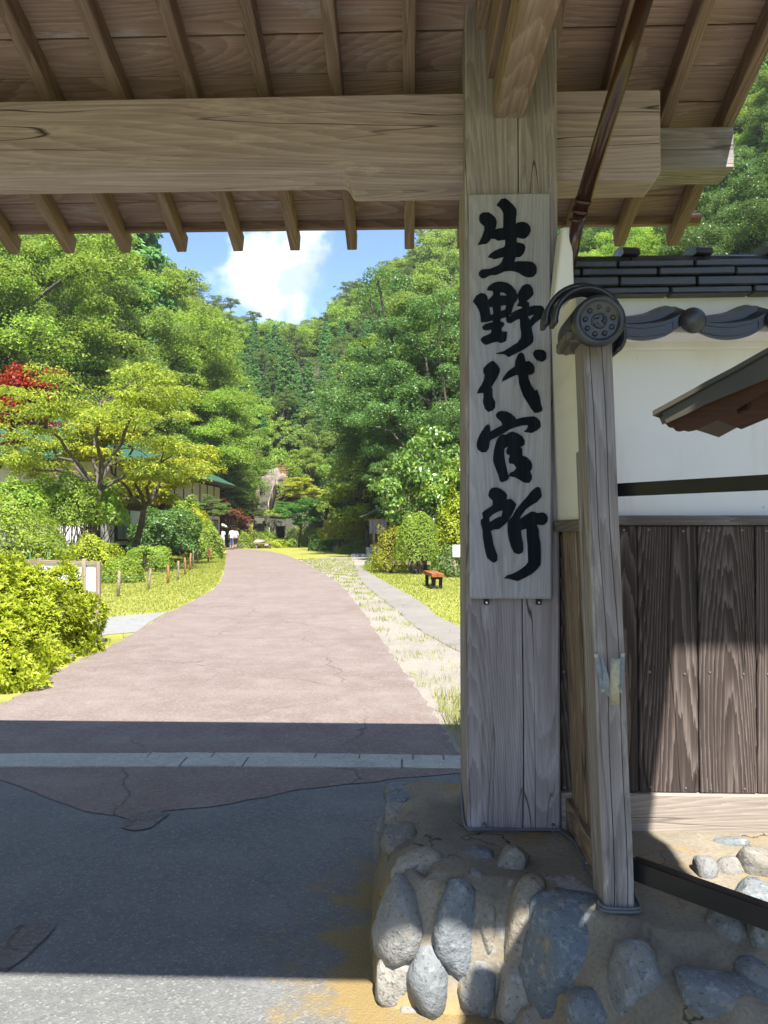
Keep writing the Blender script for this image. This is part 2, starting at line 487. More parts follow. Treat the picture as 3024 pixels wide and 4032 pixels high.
def asphalt(name, c0, c1, chip, pale, crackscale=.45, crackamt=.8, yellow=None, chipamt=.5, dist=.25):
    t = NT(name)
    v = t.mapping((1, 1, 1), rnd=False)
    big = t.noise(v, .55, 6, .62); mid = t.noise(v, 3.2, 5, .6); f = t.noise(v, 95, 4, .75); f2 = t.noise(v, 230, 2, .6)
    vc = t.new('TexVoronoi', feature='F1'); vc.inputs['Scale'].default_value = 120; t.lk(v, vc.inputs['Vector'])
    col = t.ramp(big, [(.28, c0), (.72, c1)])
    col = t.mix(t.rng(mid, .45, .8, 0, .55), col, pale)
    sepc = t.new('SeparateColor'); t.lk(vc.outputs['Color'], sepc.inputs[0])
    col = t.mix(t.rng(sepc.outputs[0], .84, .97, 0, chipamt), col, chip)
    col = t.mix(t.rng(f, .5, .72, 0, .6), col, tuple(c * .45 for c in c0))
    streak = t.new('Mapping'); streak.inputs['Scale'].default_value = (.5, 1.6, 1); t.lk(v, streak.inputs['Vector'])
    sn = t.noise(streak.outputs[0], 1.4, 4, .6)
    col = t.mix(t.rng(sn, .52, .75, 0, .14), col, pale)
    gr = t.noise(v, 30, 3, .7)
    col = t.mix(t.rng(gr, .48, .68, 0, .42), col, pale)
    nz = t.new('TexNoise'); nz.inputs['Scale'].default_value = 2.5; nz.inputs['Detail'].default_value = 5; t.lk(v, nz.inputs['Vector'])
    wob = t.new('VectorMath', operation='MULTIPLY_ADD'); t.lk(nz.outputs['Color'], wob.inputs[0]); wob.inputs[1].default_value = (dist * 2, dist * 2, 0); t.lk(v, wob.inputs[2])
    vo = t.new('TexVoronoi', feature='DISTANCE_TO_EDGE'); vo.inputs['Scale'].default_value = crackscale; t.lk(wob.outputs[0], vo.inputs['Vector'])
    ck = t.rng(vo.outputs['Distance'], 0, .006 * crackscale * 2, 1, 0)
    ck = t.math('MULTIPLY', t.math('MULTIPLY', ck, crackamt), t.rng(t.noise(v, .8, 3), .42, .55))
    col = t.mix(ck, col, tuple(c * .12 for c in c0))
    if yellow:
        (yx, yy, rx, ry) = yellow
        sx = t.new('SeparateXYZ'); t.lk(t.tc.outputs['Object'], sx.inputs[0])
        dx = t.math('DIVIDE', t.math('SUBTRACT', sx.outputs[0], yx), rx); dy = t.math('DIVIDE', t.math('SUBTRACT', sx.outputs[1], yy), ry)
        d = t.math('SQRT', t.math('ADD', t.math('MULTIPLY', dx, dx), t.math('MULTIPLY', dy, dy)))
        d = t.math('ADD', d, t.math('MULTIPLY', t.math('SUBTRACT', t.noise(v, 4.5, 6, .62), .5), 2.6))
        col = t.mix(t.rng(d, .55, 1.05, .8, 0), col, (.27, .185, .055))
    h = t.math('SUBTRACT', t.math('ADD', f, t.math('MULTIPLY', vc.outputs['Distance'], .6)), t.math('MULTIPLY', ck, 2))
    t.bump(h, .7, .006)
    return t.done(col, .88, .25)
M['road'] = asphalt('worn red asphalt', (0.1569, 0.1124, 0.0994), (0.2141, 0.1677, 0.1455), (0.3268, 0.2934, 0.2633), (0.2860, 0.2562, 0.2240), crackscale=.42, crackamt=.5)
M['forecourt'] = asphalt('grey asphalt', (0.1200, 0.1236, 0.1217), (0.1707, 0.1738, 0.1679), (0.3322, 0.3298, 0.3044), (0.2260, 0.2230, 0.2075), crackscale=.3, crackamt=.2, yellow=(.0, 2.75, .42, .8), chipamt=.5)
M['patch'] = asphalt('patched asphalt', (.10, .085, .08), (.20, .175, .155), (.30, .28, .26), (.24, .22, .2), crackscale=6, crackamt=.4)
M['path'] = asphalt('worn grey path', (.17, .155, .135), (.235, .215, .19), (.33, .31, .28), (.29, .265, .23), crackscale=.8, crackamt=.5)
M['gravel'] = asphalt('pale gravel', (.21, .185, .155), (.29, .26, .215), (.42, .40, .36), (.35, .31, .25), crackscale=3, crackamt=.1)
M['pale_slab'] = asphalt('pale concrete', (0.1980, 0.1980, 0.1914), (0.2640, 0.2640, 0.2541), (0.3102, 0.3036, 0.2904), (0.2970, 0.2904, 0.2772), crackscale=1.4, crackamt=.3)
M['kerb'] = asphalt('kerb concrete', (0.2846, 0.2778, 0.2450), (0.4371, 0.4264, 0.3717), (0.6101, 0.5952, 0.5259), (0.5491, 0.5356, 0.4625), crackscale=1.2, crackamt=.2)

def groundmat():
    t = NT('ground')
    v = t.mapping((1, 1, 1), rnd=False)
    n = t.noise(v, .9, 7, .65); f = t.noise(v, 14, 5, .7); bigp = t.noise(v, .17, 5, .6)
    col = t.ramp(n, [(.25, (.20, .21, .04)), (.5, (.29, .285, .065)), (.75, (.40, .35, .13))])
    col = t.mix(t.rng(f, .35, .75, 0, .55), col, (.12, .15, .028))
    geo = t.new('NewGeometry'); sx = t.new('SeparateXYZ'); t.lk(geo.outputs['Position'], sx.inputs[0])
    hill = t.rng(sx.outputs[2], .6, 3.0)
    floor_ = t.ramp(bigp, [(.3, (.035, .040, .014)), (.55, (.075, .062, .028)), (.8, (.16, .115, .068))])
    floor_ = t.mix(t.rng(f, .4, .7, 0, .6), floor_, (.045, .065, .016))
    col = t.mix(hill, col, floor_)
    t.bump(t.math('ADD', n, t.math('MULTIPLY', f, .5)), .6, .05)
    return t.done(col, .95, .1)
M['ground'] = groundmat()

def leaf(name, c0, c1, c2=None, trans=.42, rough=.5, var=.35, spec=.25):
    t = NT(name)
    geo = t.new('NewGeometry'); oi = t.new('ObjectInfo')
    rp = geo.outputs['Random Per Island']
    col = t.ramp(rp, [(.0, c0), (.75, c1), (1.0, c2 or c1)])
    k = t.rng(oi.outputs['Random'], 0, 1, 1 - var, 1 + var)
    hs = t.new('HueSaturation'); t.lk(col, hs.inputs['Color']); t.lk(k, hs.inputs['Value'])
    t.lk(t.rng(oi.outputs['Random'], 0, 1, .485, .515), hs.inputs['Hue'])
    c = hs.outputs[0]
    b = t.b; t.lk(c, b.inputs['Base Color']); b.inputs['Roughness'].default_value = rough
    b.inputs['Specular IOR Level'].default_value = spec
    tr = t.new('BsdfTranslucent')
    tc2 = t.mix(.5, c, tuple(min(1, x * 1.3) for x in c1)); t.lk(tc2, tr.inputs['Color'])
    ms = t.new('MixShader'); ms.inputs[0].default_value = trans
    t.lk(b.outputs[0], ms.inputs[1]); t.lk(tr.outputs[0], ms.inputs[2])
    t.lk(ms.outputs[0], t.n['Material Output'].inputs['Surface'])
    return t.m
M['lf_azalea'] = leaf('azalea leaves', (0.2242, 0.2990, 0.0179), (0.3737, 0.4634, 0.0299), (0.4934, 0.5382, 0.0524), trans=.35, var=.1)
M['lf_shrub'] = leaf('shrub leaves', (0.1463, 0.2242, 0.0273), (0.2633, 0.3608, 0.0429), (0.3900, 0.4290, 0.0683), var=.2)
M['lf_yellow'] = leaf('yellow green leaves', (0.2392, 0.2841, 0.0209), (0.4037, 0.4336, 0.0329), (0.5382, 0.4485, 0.0449), trans=.4, var=.12)
M['lf_broad'] = leaf('broadleaf leaves', (0.1015, 0.1838, 0.0319), (0.2411, 0.3552, 0.0637), (0.3553, 0.4410, 0.1024), var=.3)
M['lf_bright'] = leaf('bright forest leaves', (0.1305, 0.2310, 0.0273), (0.2828, 0.3990, 0.0488), (0.3915, 0.4620, 0.0780), var=.25)
M['lf_dark'] = leaf('dark evergreen leaves', (0.0490, 0.1024, 0.0252), (0.1176, 0.2093, 0.0420), (0.2083, 0.3072, 0.0736), var=.3, spec=.4, rough=.4)
M['lf_cedar'] = leaf('cedar foliage', (0.0828, 0.1890, 0.0473), (0.1937, 0.3544, 0.0945), (0.2835, 0.4370, 0.1300), var=.15)
M['lf_cypress'] = leaf('cypress foliage', (0.0616, 0.1573, 0.0410), (0.1400, 0.2994, 0.0637), (0.2381, 0.3932, 0.0910), var=.25)
M['lf_pine'] = leaf('pine needles', (0.0675, 0.1196, 0.0252), (0.1688, 0.2501, 0.0420), (0.2475, 0.3045, 0.0630), var=.2)
M['lf_red'] = leaf('red maple leaves', (.18, .022, .008), (.36, .05, .014), (.42, .12, .02), trans=.4, var=.15)
M['lf_cherry'] = leaf('cherry leaves', (0.1658, 0.2633, 0.0273), (0.3510, 0.4485, 0.0468), (0.5460, 0.5460, 0.0683), trans=.4, var=.1)
M['lf_camellia'] = leaf('glossy camellia leaves', (0.0810, 0.1530, 0.0252), (0.1710, 0.2790, 0.0432), (0.3060, 0.3960, 0.0720), trans=.25, rough=.3, spec=.55, var=.1)
M['lf_fern'] = leaf('fern leaves', (.05, .13, .02), (.09, .21, .03), (.14, .27, .05), var=.2)
M['grass'] = leaf('grass blades', (0.1740, 0.2175, 0.0290), (0.3335, 0.3553, 0.0653), (0.5220, 0.4495, 0.1450), trans=.35, var=.0)

def bark(name, c0, c1):
    t = NT(name)
    v = t.mapping((3, 3, .8))
    n = t.noise(v, 6, 6, .65)
    t.bump(n, .7, .03)
    return t.done(t.ramp(n, [(.3, c0), (.7, c1)]), .9, .15)
M['bark'] = bark('grey bark', (.045, .036, .028), (.15, .13, .105))
M['bark_pale'] = bark('pale bark', (.14, .125, .10), (.32, .295, .25))

def simple(name, col, rough=.6, spec=.3, metal=0.0, var=.25, scale=20, bumpd=.002):
    t = NT(name)
    v = t.mapping((1, 1, 1))
    n = t.noise(v, scale, 5, .6); n2 = t.noise(v, scale * .2, 4, .6)
    k = t.math('ADD', t.math('MULTIPLY', n, .6), t.math('MULTIPLY', n2, .4))
    c = t.ramp(k, [(.25, tuple(x * (1 - var) for x in col)), (.75, tuple(min(1, x * (1 + var)) for x in col))])
    t.b.inputs['Metallic'].default_value = metal
    t.bump(n, .3, bumpd)
    return t.done(c, rough, spec)
def worn_metal(name, col, rust, amt, rough=.5, scale=9):
    t = NT(name)
    v = t.mapping((1, 1, 1))
    n = t.noise(v, scale, 7, .68); n2 = t.noise(v, scale * 4, 4, .6)
    c = t.ramp(n2, [(.3, tuple(x * .75 for x in col)), (.7, tuple(x * 1.2 for x in col))])
    c = t.mix(t.rng(n, amt, amt + .06, 0, .9), c, rust)
    t.bump(t.math('ADD', n, n2), .25, .001)
    return t.done(c, t.rng(n, .3, .7, rough - .12, rough + .2), .45)
M['black_steel'] = worn_metal('black painted steel', (.010, .011, .013), (.06, .055, .045), .66, .42)
M['bracket'] = worn_metal('chipped cream paint', (.46, .44, .33), (.16, .06, .025), .56, .5, 14)
M['bracket_blue'] = worn_metal('grey painted steel', (.24, .29, .33), (.13, .055, .03), .66, .45, 12)
M['pipe'] = simple('brown downpipe', (.048, .020, .014), .22, .6, var=.3, scale=5)
M['copper'] = simple('weathered copper flashing', (.085, .070, .042), .5, .4, metal=.25, var=.35, scale=6)
M['brownwood'] = wood('stained brown board', (.055, .018, .008), (.12, .042, .018), (.19, .075, .034), crack=.15, ringamt=.2)
M['cable'] = simple('grey cable', (.115, .125, .14), .5)
M['screw'] = simple('zinc screw', (.5, .5, .5), .35, .5, metal=.8)
M['nail'] = simple('steel nail', (.20, .18, .17), .4, .5, metal=.5)
M['dark'] = simple('black bracket', (.012, .011, .012), .5)
M['plinth_roof'] = simple('green metal roofing', (.032, .105, .065), .4, .45, var=.15, scale=3)
M['grey_metal'] = simple('grey metal roofing', (.17, .20, .23), .38, .5, var=.15, scale=4)
M['house_white'] = simple('house white wall', (.62, .61, .58), .8, var=.08, scale=3)
M['house_brown'] = simple('house brown boarding', (.050, .024, .017), .7, var=.3, scale=8)
M['concrete'] = simple('cast concrete', (.34, .335, .315), .85, var=.2, scale=7, bumpd=.006)
M['rock'] = simple('cliff rock', (.22, .185, .155), .9, .2, var=.55, scale=2.2, bumpd=.12)
M['orange'] = simple('orange painted timber', (.46, .125, .03), .6, var=.15)
M['panel_white'] = simple('white panel', (.74, .76, .78), .5, var=.04, scale=3)
M['black_wood'] = simple('black bench leg', (.014, .012, .012), .55)
M['rope'] = simple('green rope', (.05, .16, .095), .7)
M['skin'] = simple('skin', (.46, .27, .19), .6, var=.05)
M['shirt'] = simple('white shirt', (.74, .75, .79), .8, var=.05)
M['trousers'] = simple('blue trousers', (.10, .13, .26), .8, var=.15)
M['hair'] = simple('dark hair', (.02, .014, .011), .5)
M['shoe'] = simple('dark shoe', (.025, .022, .02), .5)
M['void'] = simple('tunnel darkness', (.02, .02, .022), .95, .1)  # near-black colour stands in for the darkness inside the tunnel

M['old_stone'] = simple('mossy old stone', (.115, .112, .082), .9, .2, var=.5, scale=3, bumpd=.05)
M['shade_copper'] = simple('shade toned verge metal', (.040, .034, .021), .5, .35, metal=.2, var=.35, scale=9)  # copper darkened so the sunlit verge looks shaded
M['shade_board'] = wood('shade toned board', (.020, .008, .004), (.050, .020, .010), (.085, .036, .018), crack=.15, ringamt=.2)  # brown board darkened the same way, shade put into its colour
# ------------------------------------------------------------------ terrain
FOOT_R = ([-60, 0, 30, 45, 65, 80, 110, 200], [26, 16, 9, 4.5, -3.0, -8, -18, -34])
FOOT_L = ([-60, 0, 30, 58, 68, 82, 120, 200], [-40, -32, -27, -23, -20, -19, -22, -36])
def sp(d, k=8.0):
    d = np.asarray(d, float)
    return np.where(d < 0, 0, np.where(d < k, d * d / (2 * k), d - k / 2))
def ground_h(x, y):
    x = np.asarray(x, float); y = np.asarray(y, float)
    r = sp(x - np.interp(y, *FOOT_R), 6) * 1.0
    l = sp(np.interp(y, *FOOT_L) - x, 6) * 1.0
    b = sp(y - 66, 10) * .5
    side = np.maximum(r, l)
    far = 52 - 15 * np.exp(-((x + .16 * y) / 20) ** 2) + 3.5 * np.sin(x * .06 + 1.0)
    h = np.maximum(side, b) + .5 * np.minimum(side, b)
    h = np.where(h > far - 14, far - 14 + 14 * (1 - np.exp(-(h - far + 14) / 14)), h)
    h = h - sp(y - 175, 20) * .5
    h = np.maximum(h, 0)
    w = np.clip(h / 4, 0, 1)
    h = h + w * (1.2 * np.sin(x * .23 + y * .11) + .9 * np.sin(x * .09 - y * .31 + 2) + .5 * np.sin(x * .7 + 1) * np.sin(y * .6))
    return np.where(w > 0, np.maximum(h, 0), 0)
gx = np.concatenate([np.linspace(-220, -110, 23)[:-1], np.linspace(-110, 90, 121), np.linspace(90, 200, 23)[1:]])
gy = np.concatenate([np.linspace(-120, 30, 31)[:-1], np.linspace(30, 190, 101), np.linspace(190, 300, 23)[1:]])
GX, GY = np.meshgrid(gx, gy)
GZ = ground_h(GX, GY)
nxg, nyg = len(gx), len(gy)
ii = (np.arange(nyg - 1)[:, None] * nxg + np.arange(nxg - 1)[None, :]).ravel()
ground = link('ground', from_np('ground', np.stack([GX.ravel(), GY.ravel(), GZ.ravel()], 1), np.stack([ii, ii + 1, ii + 1 + nxg, ii + nxg], 1), True), M['ground'])
tag(ground, 'green lawn and wooded valley slopes round the lane', 'ground', kind='structure')

def px_poly(pts, z=0.0): return [tuple(gnd(x, y, z))[:2] for x, y in pts]
ROAD_L = [(874, 2143), (890, 2160), (892, 2172), (886, 2232), (862, 2298), (784, 2353), (663, 2413), (542, 2485), (422, 2552), (301, 2606), (211, 2660), (120, 2714), (0, 2775), (-300, 2900), (-700, 3030)]
ROAD_R = [(1120, 2184), (1170, 2203), (1205, 2221), (1254, 2248), (1325, 2291), (1379, 2346), (1433, 2416), (1471, 2476), (1525, 2552), (1580, 2633), (1634, 2704), (1688, 2780), (1742, 2867), (1775, 2930), (1840, 3000)]
FAR_EDGE = [(921, 2160), (983, 2163), (1055, 2170)]
rough = lambda P, a, s: [(x + a * math.sin(i * 2.7 + s), y + a * math.sin(i * 1.9 + s * 2)) for i, (x, y) in enumerate(P)]
def densify(P, n=5):
    return [tuple(p)[:2] for p in catmull([Vector((x, y, 0)) for x, y in P], n)]
roadL = densify(px_poly(ROAD_L)); roadR = densify(px_poly(ROAD_R)); farE = px_poly(FAR_EDGE)
nearE = densify(px_poly([(1900, 3045), (1659, 3061), (1400, 3090), (1175, 3115), (904, 3170), (588, 3206), (497, 3224), (271, 3179), (0, 3079), (-400, 3060), (-900, 3050)]), 4)
road_poly = farE + rough(roadR, .025, 1) + rough(nearE, .01, 2) + rough(list(reversed(roadL)), .03, 3)
road = sheet('road', road_poly, .008, M['road'])
tag(road, 'worn reddish asphalt lane running from the gate up the valley', 'road', kind='structure')
fc = [(-6, -6), (7, -6), (7, 3.2), (2.2, 4.6), (.9, 5.0), (-6, 5.1)]
forecourt = sheet('forecourt', fc, .004, M['forecourt'])
tag(forecourt, 'dark grey asphalt forecourt under and before the gate', 'pavement', kind='structure')

PATH_L = [(1379, 2228), (1422, 2291), (1493, 2351), (1580, 2422), (1650, 2481), (1805, 2568), (1960, 2650)]
PATH_R = [(1417, 2228), (1460, 2259), (1569, 2319), (1661, 2373), (1715, 2422), (1802, 2465), (2000, 2545)]
path_poly = rough(densify(px_poly(PATH_L)), .02, 4) + rough(list(reversed(densify(px_poly(PATH_R)))), .02, 5)
tag(sheet('path', path_poly, .010, M['path']), 'grey footpath slab curving beside the lane', 'path', kind='structure')
gravel_poly = rough(densify(px_poly([(1150, 2203), (1224, 2240), (1295, 2285), (1345, 2340), (1395, 2410), (1430, 2470), (1480, 2545), (1535, 2630), (1585, 2700), (1640, 2780), (1690, 2870), (1750, 2975), (1900, 3010)])), .03, 1) + \
    rough(list(reversed(densify(px_poly([(1385, 2200), (1400, 2232), (1425, 2291), (1495, 2351), (1582, 2422), (1652, 2481), (1808, 2568), (2050, 2800)])))), .03, 2)
tag(sheet('gravel_verge', gravel_poly, .005, M['gravel']), 'pale gravel verge with tufts between lane and footpath', 'gravel', kind='structure')
cross_poly = px_poly([(1195, 2208), (1290, 2196), (1420, 2192), (1900, 2190), (1900, 2222), (1420, 2228), (1230, 2228)])
tag(sheet('side_path', cross_poly, .012, M['gravel']), 'pale gravel side path turning off by the roofed notice', 'path', kind='structure')
slab_poly = rough(px_poly([(300, 2475), (386, 2436), (500, 2424), (657, 2411), (600, 2447), (530, 2490), (430, 2500), (330, 2520)]), .03, 1)
tag(sheet('pale_apron', slab_poly, .006, M['pale_slab']), 'pale concrete apron joining the lane by the azalea', 'pavement', kind='structure')

# concrete edging across the lane: two courses of cast pieces
edging = thing('concrete_edging', (-1.2, 4.9, 0), 'two courses of grey concrete edging set across the lane', 'kerb')
edging['kind'] = 'structure'
def strip_y(x): return 5.03 - .018 * (x + .6) ** 2
for row, (o0, o1, cuts) in enumerate([(-.005, .10, [-5, -3.3, -1.72, -1.3, -.62, -.33, .02, .22, .42, .72, .95]), (-.19, -.013, [-5, -2.8, -1.45, -1.05, -.05, .33, .95])]):
    for k in range(len(cuts) - 1):
        a, b = cuts[k] + .006, cuts[k + 1] - .006
        xs = np.linspace(a, b, 5)
        out = [(x, strip_y(x) + o1 + random.uniform(-.008, .008)) for x in xs] + [(x, strip_y(x) + o0 + random.uniform(-.008, .008)) for x in xs[::-1]]
        bm = bmesh.new()
        lo = [bm.verts.new((x, y, .0)) for x, y in out]; hi = [bm.verts.new((x, y, .014 + .002 * row + random.uniform(-.001, .002))) for x, y in out]
        bm.faces.new(hi)
        for i in range(len(out)): bm.faces.new((lo[i], lo[(i + 1) % len(out)], hi[(i + 1) % len(out)], hi[i]))
        bmesh.ops.recalc_face_normals(bm, faces=bm.faces[:])
        link('edging_piece', from_bm('edging_piece', bm), M['kerb'], edging)
pp = px_poly([(470, 3270), (520, 3215), (600, 3195), (660, 3215), (600, 3268), (520, 3275)])
tag(sheet('asphalt_patch', rough(pp, .012, 1), .011, M['patch']), 'small lozenge asphalt repair at the tip of the red paving', 'repair patch', kind='structure')
pp = px_poly([(-60, 3790), (70, 3650), (225, 3648), (190, 3700), (90, 3780), (40, 3830)])
tag(sheet('asphalt_patch', rough(pp, .012, 4), .011, M['patch']), 'rough brownish asphalt repair in the shaded forecourt', 'repair patch', kind='structure')

# ------------------------------------------------------------------ stone plinth
ZT = .38
BASE_P = [(-.15, 3.62), (-.16, 3.2), (-.13, 2.6), (-.06, 2.44), (.28, 2.40), (.40, 2.26), (.44, 1.90), (.62, 1.62), (1.2, 1.42), (2.6, 1.35), (3.8, 1.5), (3.8, 3.62)]
TOP_P = [(.06, 3.45), (.02, 2.70), (.08, 2.53), (.38, 2.49), (.50, 2.34), (.70, 2.20), (1.1, 2.16), (2.2, 2.2), (3.7, 2.2), (3.7, 3.45)]
def plinth_h(x, y):
    x = np.asarray(x, float); y = np.asarray(y, float)
    inb, inn = in_poly(x, y, BASE_P), in_poly(x, y, TOP_P)
    do, di = poly_dist(x, y, BASE_P), poly_dist(x, y, TOP_P)
    t = np.where(inn, 1.0, do / (do + di + 1e-6))
    steep = np.where(x < .45, 3.2, 1.7)
    t = np.clip(1 - (1 - t) ** steep, 0, 1)
    z = ZT * t + .012 * np.sin(x * 9 + 1) * np.sin(y * 11) * (1 - inn * .8)
    z = z + (1 - inn) * .02 * (np.sin(x * 23 + y * 7) * np.sin(y * 19 - x * 5) + .6 * np.sin(x * 41 + 2) * np.sin(y * 37)) - (1 - inn) * .02
    z = z + .004 * np.sin(x * 13 + 2 * np.sin(y * 6)) * np.sin(y * 15)
    return np.where(inb, z, -.05)
px_ = np.linspace(-.16, 3.8, 150); py_ = np.linspace(1.34, 3.64, 130)
PX, PY = np.meshgrid(px_, py_); PZ = plinth_h(PX, PY)
jj = (np.arange(129)[:, None] * 150 + np.arange(149)[None, :]).ravel()
plinth = thing('stone_plinth', (.8, 2.7, 0), 'low plinth of mortared river stones carrying the gate post', 'plinth')
link('mortar_bed', from_np('mortar_bed', np.stack([PX.ravel(), PY.ravel(), PZ.ravel()], 1), np.stack([jj, jj + 1, jj + 151, jj + 150], 1), True), M['mortar'], plinth)
def plinth_hit(px, py):
    d = ray(px, py)
    for k in range(600):
        p = EYE + d * (1.2 + k * .006)
        if p.z <= float(plinth_h(p.x, p.y)) or p.z <= 0: return p
    return p
def stone_mesh(seed, rx, ry, rz, amp=.16, sub=3, flat=.0):
    bm = bmesh.new()
    bmesh.ops.create_icosphere(bm, subdivisions=sub, radius=1.0)
    off = Vector((seed * 3.7, seed * 1.3, seed * 5.1))
    rs = random.Random(seed * 77 + 1)
    cuts = [(Vector((rs.gauss(0, 1), rs.gauss(0, 1), rs.gauss(0, 1))).normalized(), rs.uniform(.62, .88)) for _ in range(13)]
    for v in bm.verts:
        d = v.co.normalized()
        q = Vector([math.copysign(abs(c) ** .82, c) for c in d])
        n1 = mnoise.noise(d * 1.1 + off); n2 = mnoise.noise(d * 2.7 + off); n3 = mnoise.noise(d * 8 + off)
        n4 = mnoise.noise(d * 19 + off)
        s = 1 + amp * (1.6 * n1 + .7 * n2 + .18 * n3 + .06 * n4)
        for pn, pc in cuts:
            k = d.dot(pn)
            if k > 0: s = min(s, pc / k * (1 + .05 * n3 + .02 * n4) + .10 * max(0, s - pc / k))
        v.co = Vector((q.x * rx, q.y * ry, q.z * rz)) * s
    return from_bm('stone', bm, True)
# measured on the photograph: centre x, y, half width, half height (source pixels), roll, sink
ST = [(1573, 3117, 62, 30, 0, .5), (1578, 3165, 58, 34, 0, .5), (1567, 3215, 60, 44, 10, .5), (1575, 3312, 64, 62, 0, .45), (1508, 3330, 30, 84, 0, .4),
      (1664, 3432, 98, 60, -22, .35), (1893, 3382, 66, 38, 0, .75), (2020, 3420, 56, 88, 28, .4), (1880, 3476, 36, 36, 0, .6),
      (1584, 3626, 92, 150, 8, .35), (1788, 3648, 74, 172, 8, .3), (1922, 3668, 38, 92, -8, .5), (2060, 3666, 70, 165, 8, .4),
      (1552, 3848, 64, 98, 10, .4), (1700, 3880, 92, 112, 12, .4), (1890, 3880, 80, 105, 0, .55), (2034, 3905, 62, 110, 10, .45),
      (2240, 3800, 150, 210, 16, .35), (2500, 3905, 82, 150, 18, .45), (2860, 3962, 170, 92, 8, .5), (2880, 3696, 66, 88, -18, .6), (2962, 3860, 64, 62, 0, .5),
      (2780, 3452, 46, 64, -20, .55), (2868, 3432, 62, 44, 0, .5), (2990, 3446, 66, 84, 10, .45), (2985, 3560, 60, 60, 0, .5), (2870, 3330, 60, 24, 0, .7), (3000, 3720, 46, 96, 0, .5),
      (2360, 4010, 90, 70, 0, .5), (2130, 4050, 80, 80, 0, .5), (1640, 3990, 70, 30, 0, .7)]
for k, (cx, cy_, hw, hh, roll, sink) in enumerate(ST):
    p = plinth_hit(cx, cy_)
    top_set = k in (6, 7, 8, 19, 20, 21, 22, 23, 26)
    d = (p - EYE).length / F_PX * (1.1 if top_set else 1.2)
    rx, rz = hw * d, hh * d
    ry = min(rx, rz) * .85 + .15 * max(rx, rz)
    if k in (0, 1, 2, 3, 6): ry, rz = rz * 1.5, rz * .9
    view = (p - EYE).normalized()
    c = p + Vector((view.x, view.y, view.z * .6)) * ry * (sink + (.22 if top_set else .16))
    Mx = Matrix.Translation(c) @ Matrix.Rotation(R(roll), 4, view)
    link('stone', stone_mesh(k + 1, rx, ry, rz, .15), M['stone'], plinth, Mx)

# ------------------------------------------------------------------ gate
gate = thing('wooden_gate', (.386, 3.08, .38), 'roofed timber gate with weathered square post and crossbeam', 'gate')
def grooved_post(name, x0, x1, y0, y1, z0, z1, grooves, mat, parent, lean=0.0):
    """square post, drying checks cut into its front face"""
    cx, cyy = (x0 + x1) / 2, (y0 + y1) / 2
    w, d = (x1 - x0) / 2, (y1 - y0) / 2
    ch = .008
    front = [(-w, -d + ch), (-w + ch, -d)]
    for g, gw, gd in grooves:
        front += [(g - gw, -d), (g, -d + gd), (g + gw, -d)]
    out = front + [(w - ch, -d), (w, -d + ch), (w, d - ch), (w - ch, d), (-w + ch, d), (-w, d - ch)]
    nseg = 14
    V, F = [], []
    n = len(out)
    for s in range(nseg + 1):
        t = s / nseg
        for i, (a, b) in enumerate(out):
            wob = .007 * math.sin(t * 5 + a * 9) + .003 * math.sin(t * 17) if -w * .95 < a < w * .95 and b < 0 else 0
            V.append((z0 + (z1 - z0) * t - (z0 + z1) / 2, a + wob, b))
    for s in range(nseg):
        for i in range(n):
            j = (i + 1) % n
            F.append((s * n + i, s * n + j, s * n + n + j, s * n + n + i))
    me = bpy.data.meshes.new(name); 
    bm = bmesh.new()
    bv = [bm.verts.new(v) for v in V]
    for f in F: bm.faces.new([bv[i] for i in f])
    bm.faces.new(bv[:n]); bm.faces.new(bv[-n:])
    bmesh.ops.recalc_face_normals(bm, faces=bm.faces[:])
    bm.to_mesh(me); bm.free()
    M4 = Matrix.Translation((cx, cyy, (z0 + z1) / 2)) @ Matrix.Rotation(lean, 4, 'Y') @ Matrix(((0, 1, 0), (0, 0, 1), (1, 0, 0))).to_4x4()
    return link(name, me, mat, parent, M4)
PX0, PX1, PY0, PY1 = .212, .560, 2.90, 3.26
grooved_post('main_post', PX0, PX1, PY0, PY1, ZT - .03, 3.53, [(.030, .0024, .05)], M['post'], gate)
grooved_post('main_post', -3.25, -2.90, PY0, PY1, 0, 3.42, [(-.05, .002, .03), (.03, .0025, .05)], M['post'], gate)
# crossbeam, stepped on its underside
BY0, BY1 = 3.0, 3.165
zt = at(900, 381, BY0).z; zb1 = at(900, 683, BY0).z; zb0 = at(1600, 722, BY0).z
xs0 = at(1350, 700, BY0).x; xs1 = at(1385, 722, BY0).x; xe = at(2602, 500, BY0).x
out = [(-3.4, zb1), (xs0, zb1), (xs0 + (xs1 - xs0) * .45, zb1 - .012), (xs1, zb0), (xe - .02, zb0), (xe, zb0 + .03), (xe, zt), (-3.4, zt)]
link('crossbeam', prism_mesh('crossbeam', [(x, z) for x, z in out], BY1 - BY0, .006), M['beam'], gate, Matrix.Translation((0, BY0, 0)))
SL = .37
RZ0 = 3.0
RIDGE_Y = 2.2
def zr(Y): return RZ0 + (4.0 - Y) * SL
def zf(Y): return zr(RIDGE_Y) - (RIDGE_Y - Y) * .40
pl_x = at(2890, 550, 3.3).x
box('purlin', (-3.9, 3.30, zr(3.38) - .185), (pl_x, 3.46, zr(3.38) - .004), M['post_thin'], gate, .005)
box('purlin', (-3.9, 1.0, zf(1.08) - .16), (1.4, 1.16, zf(1.0) - .004), M['beam'], gate, .005)
rx_list = [-.304 * k for k in range(13, -1, -1)] + [.278, .556, .834, 1.10, 1.375]
for x in rx_list:
    bar('rafter', (x, 4.06, zr(4.06) + .048), (x, RIDGE_Y, zr(RIDGE_Y) + .048), .052, .096, M['rafter'], gate, (0, 0, 1), .004)
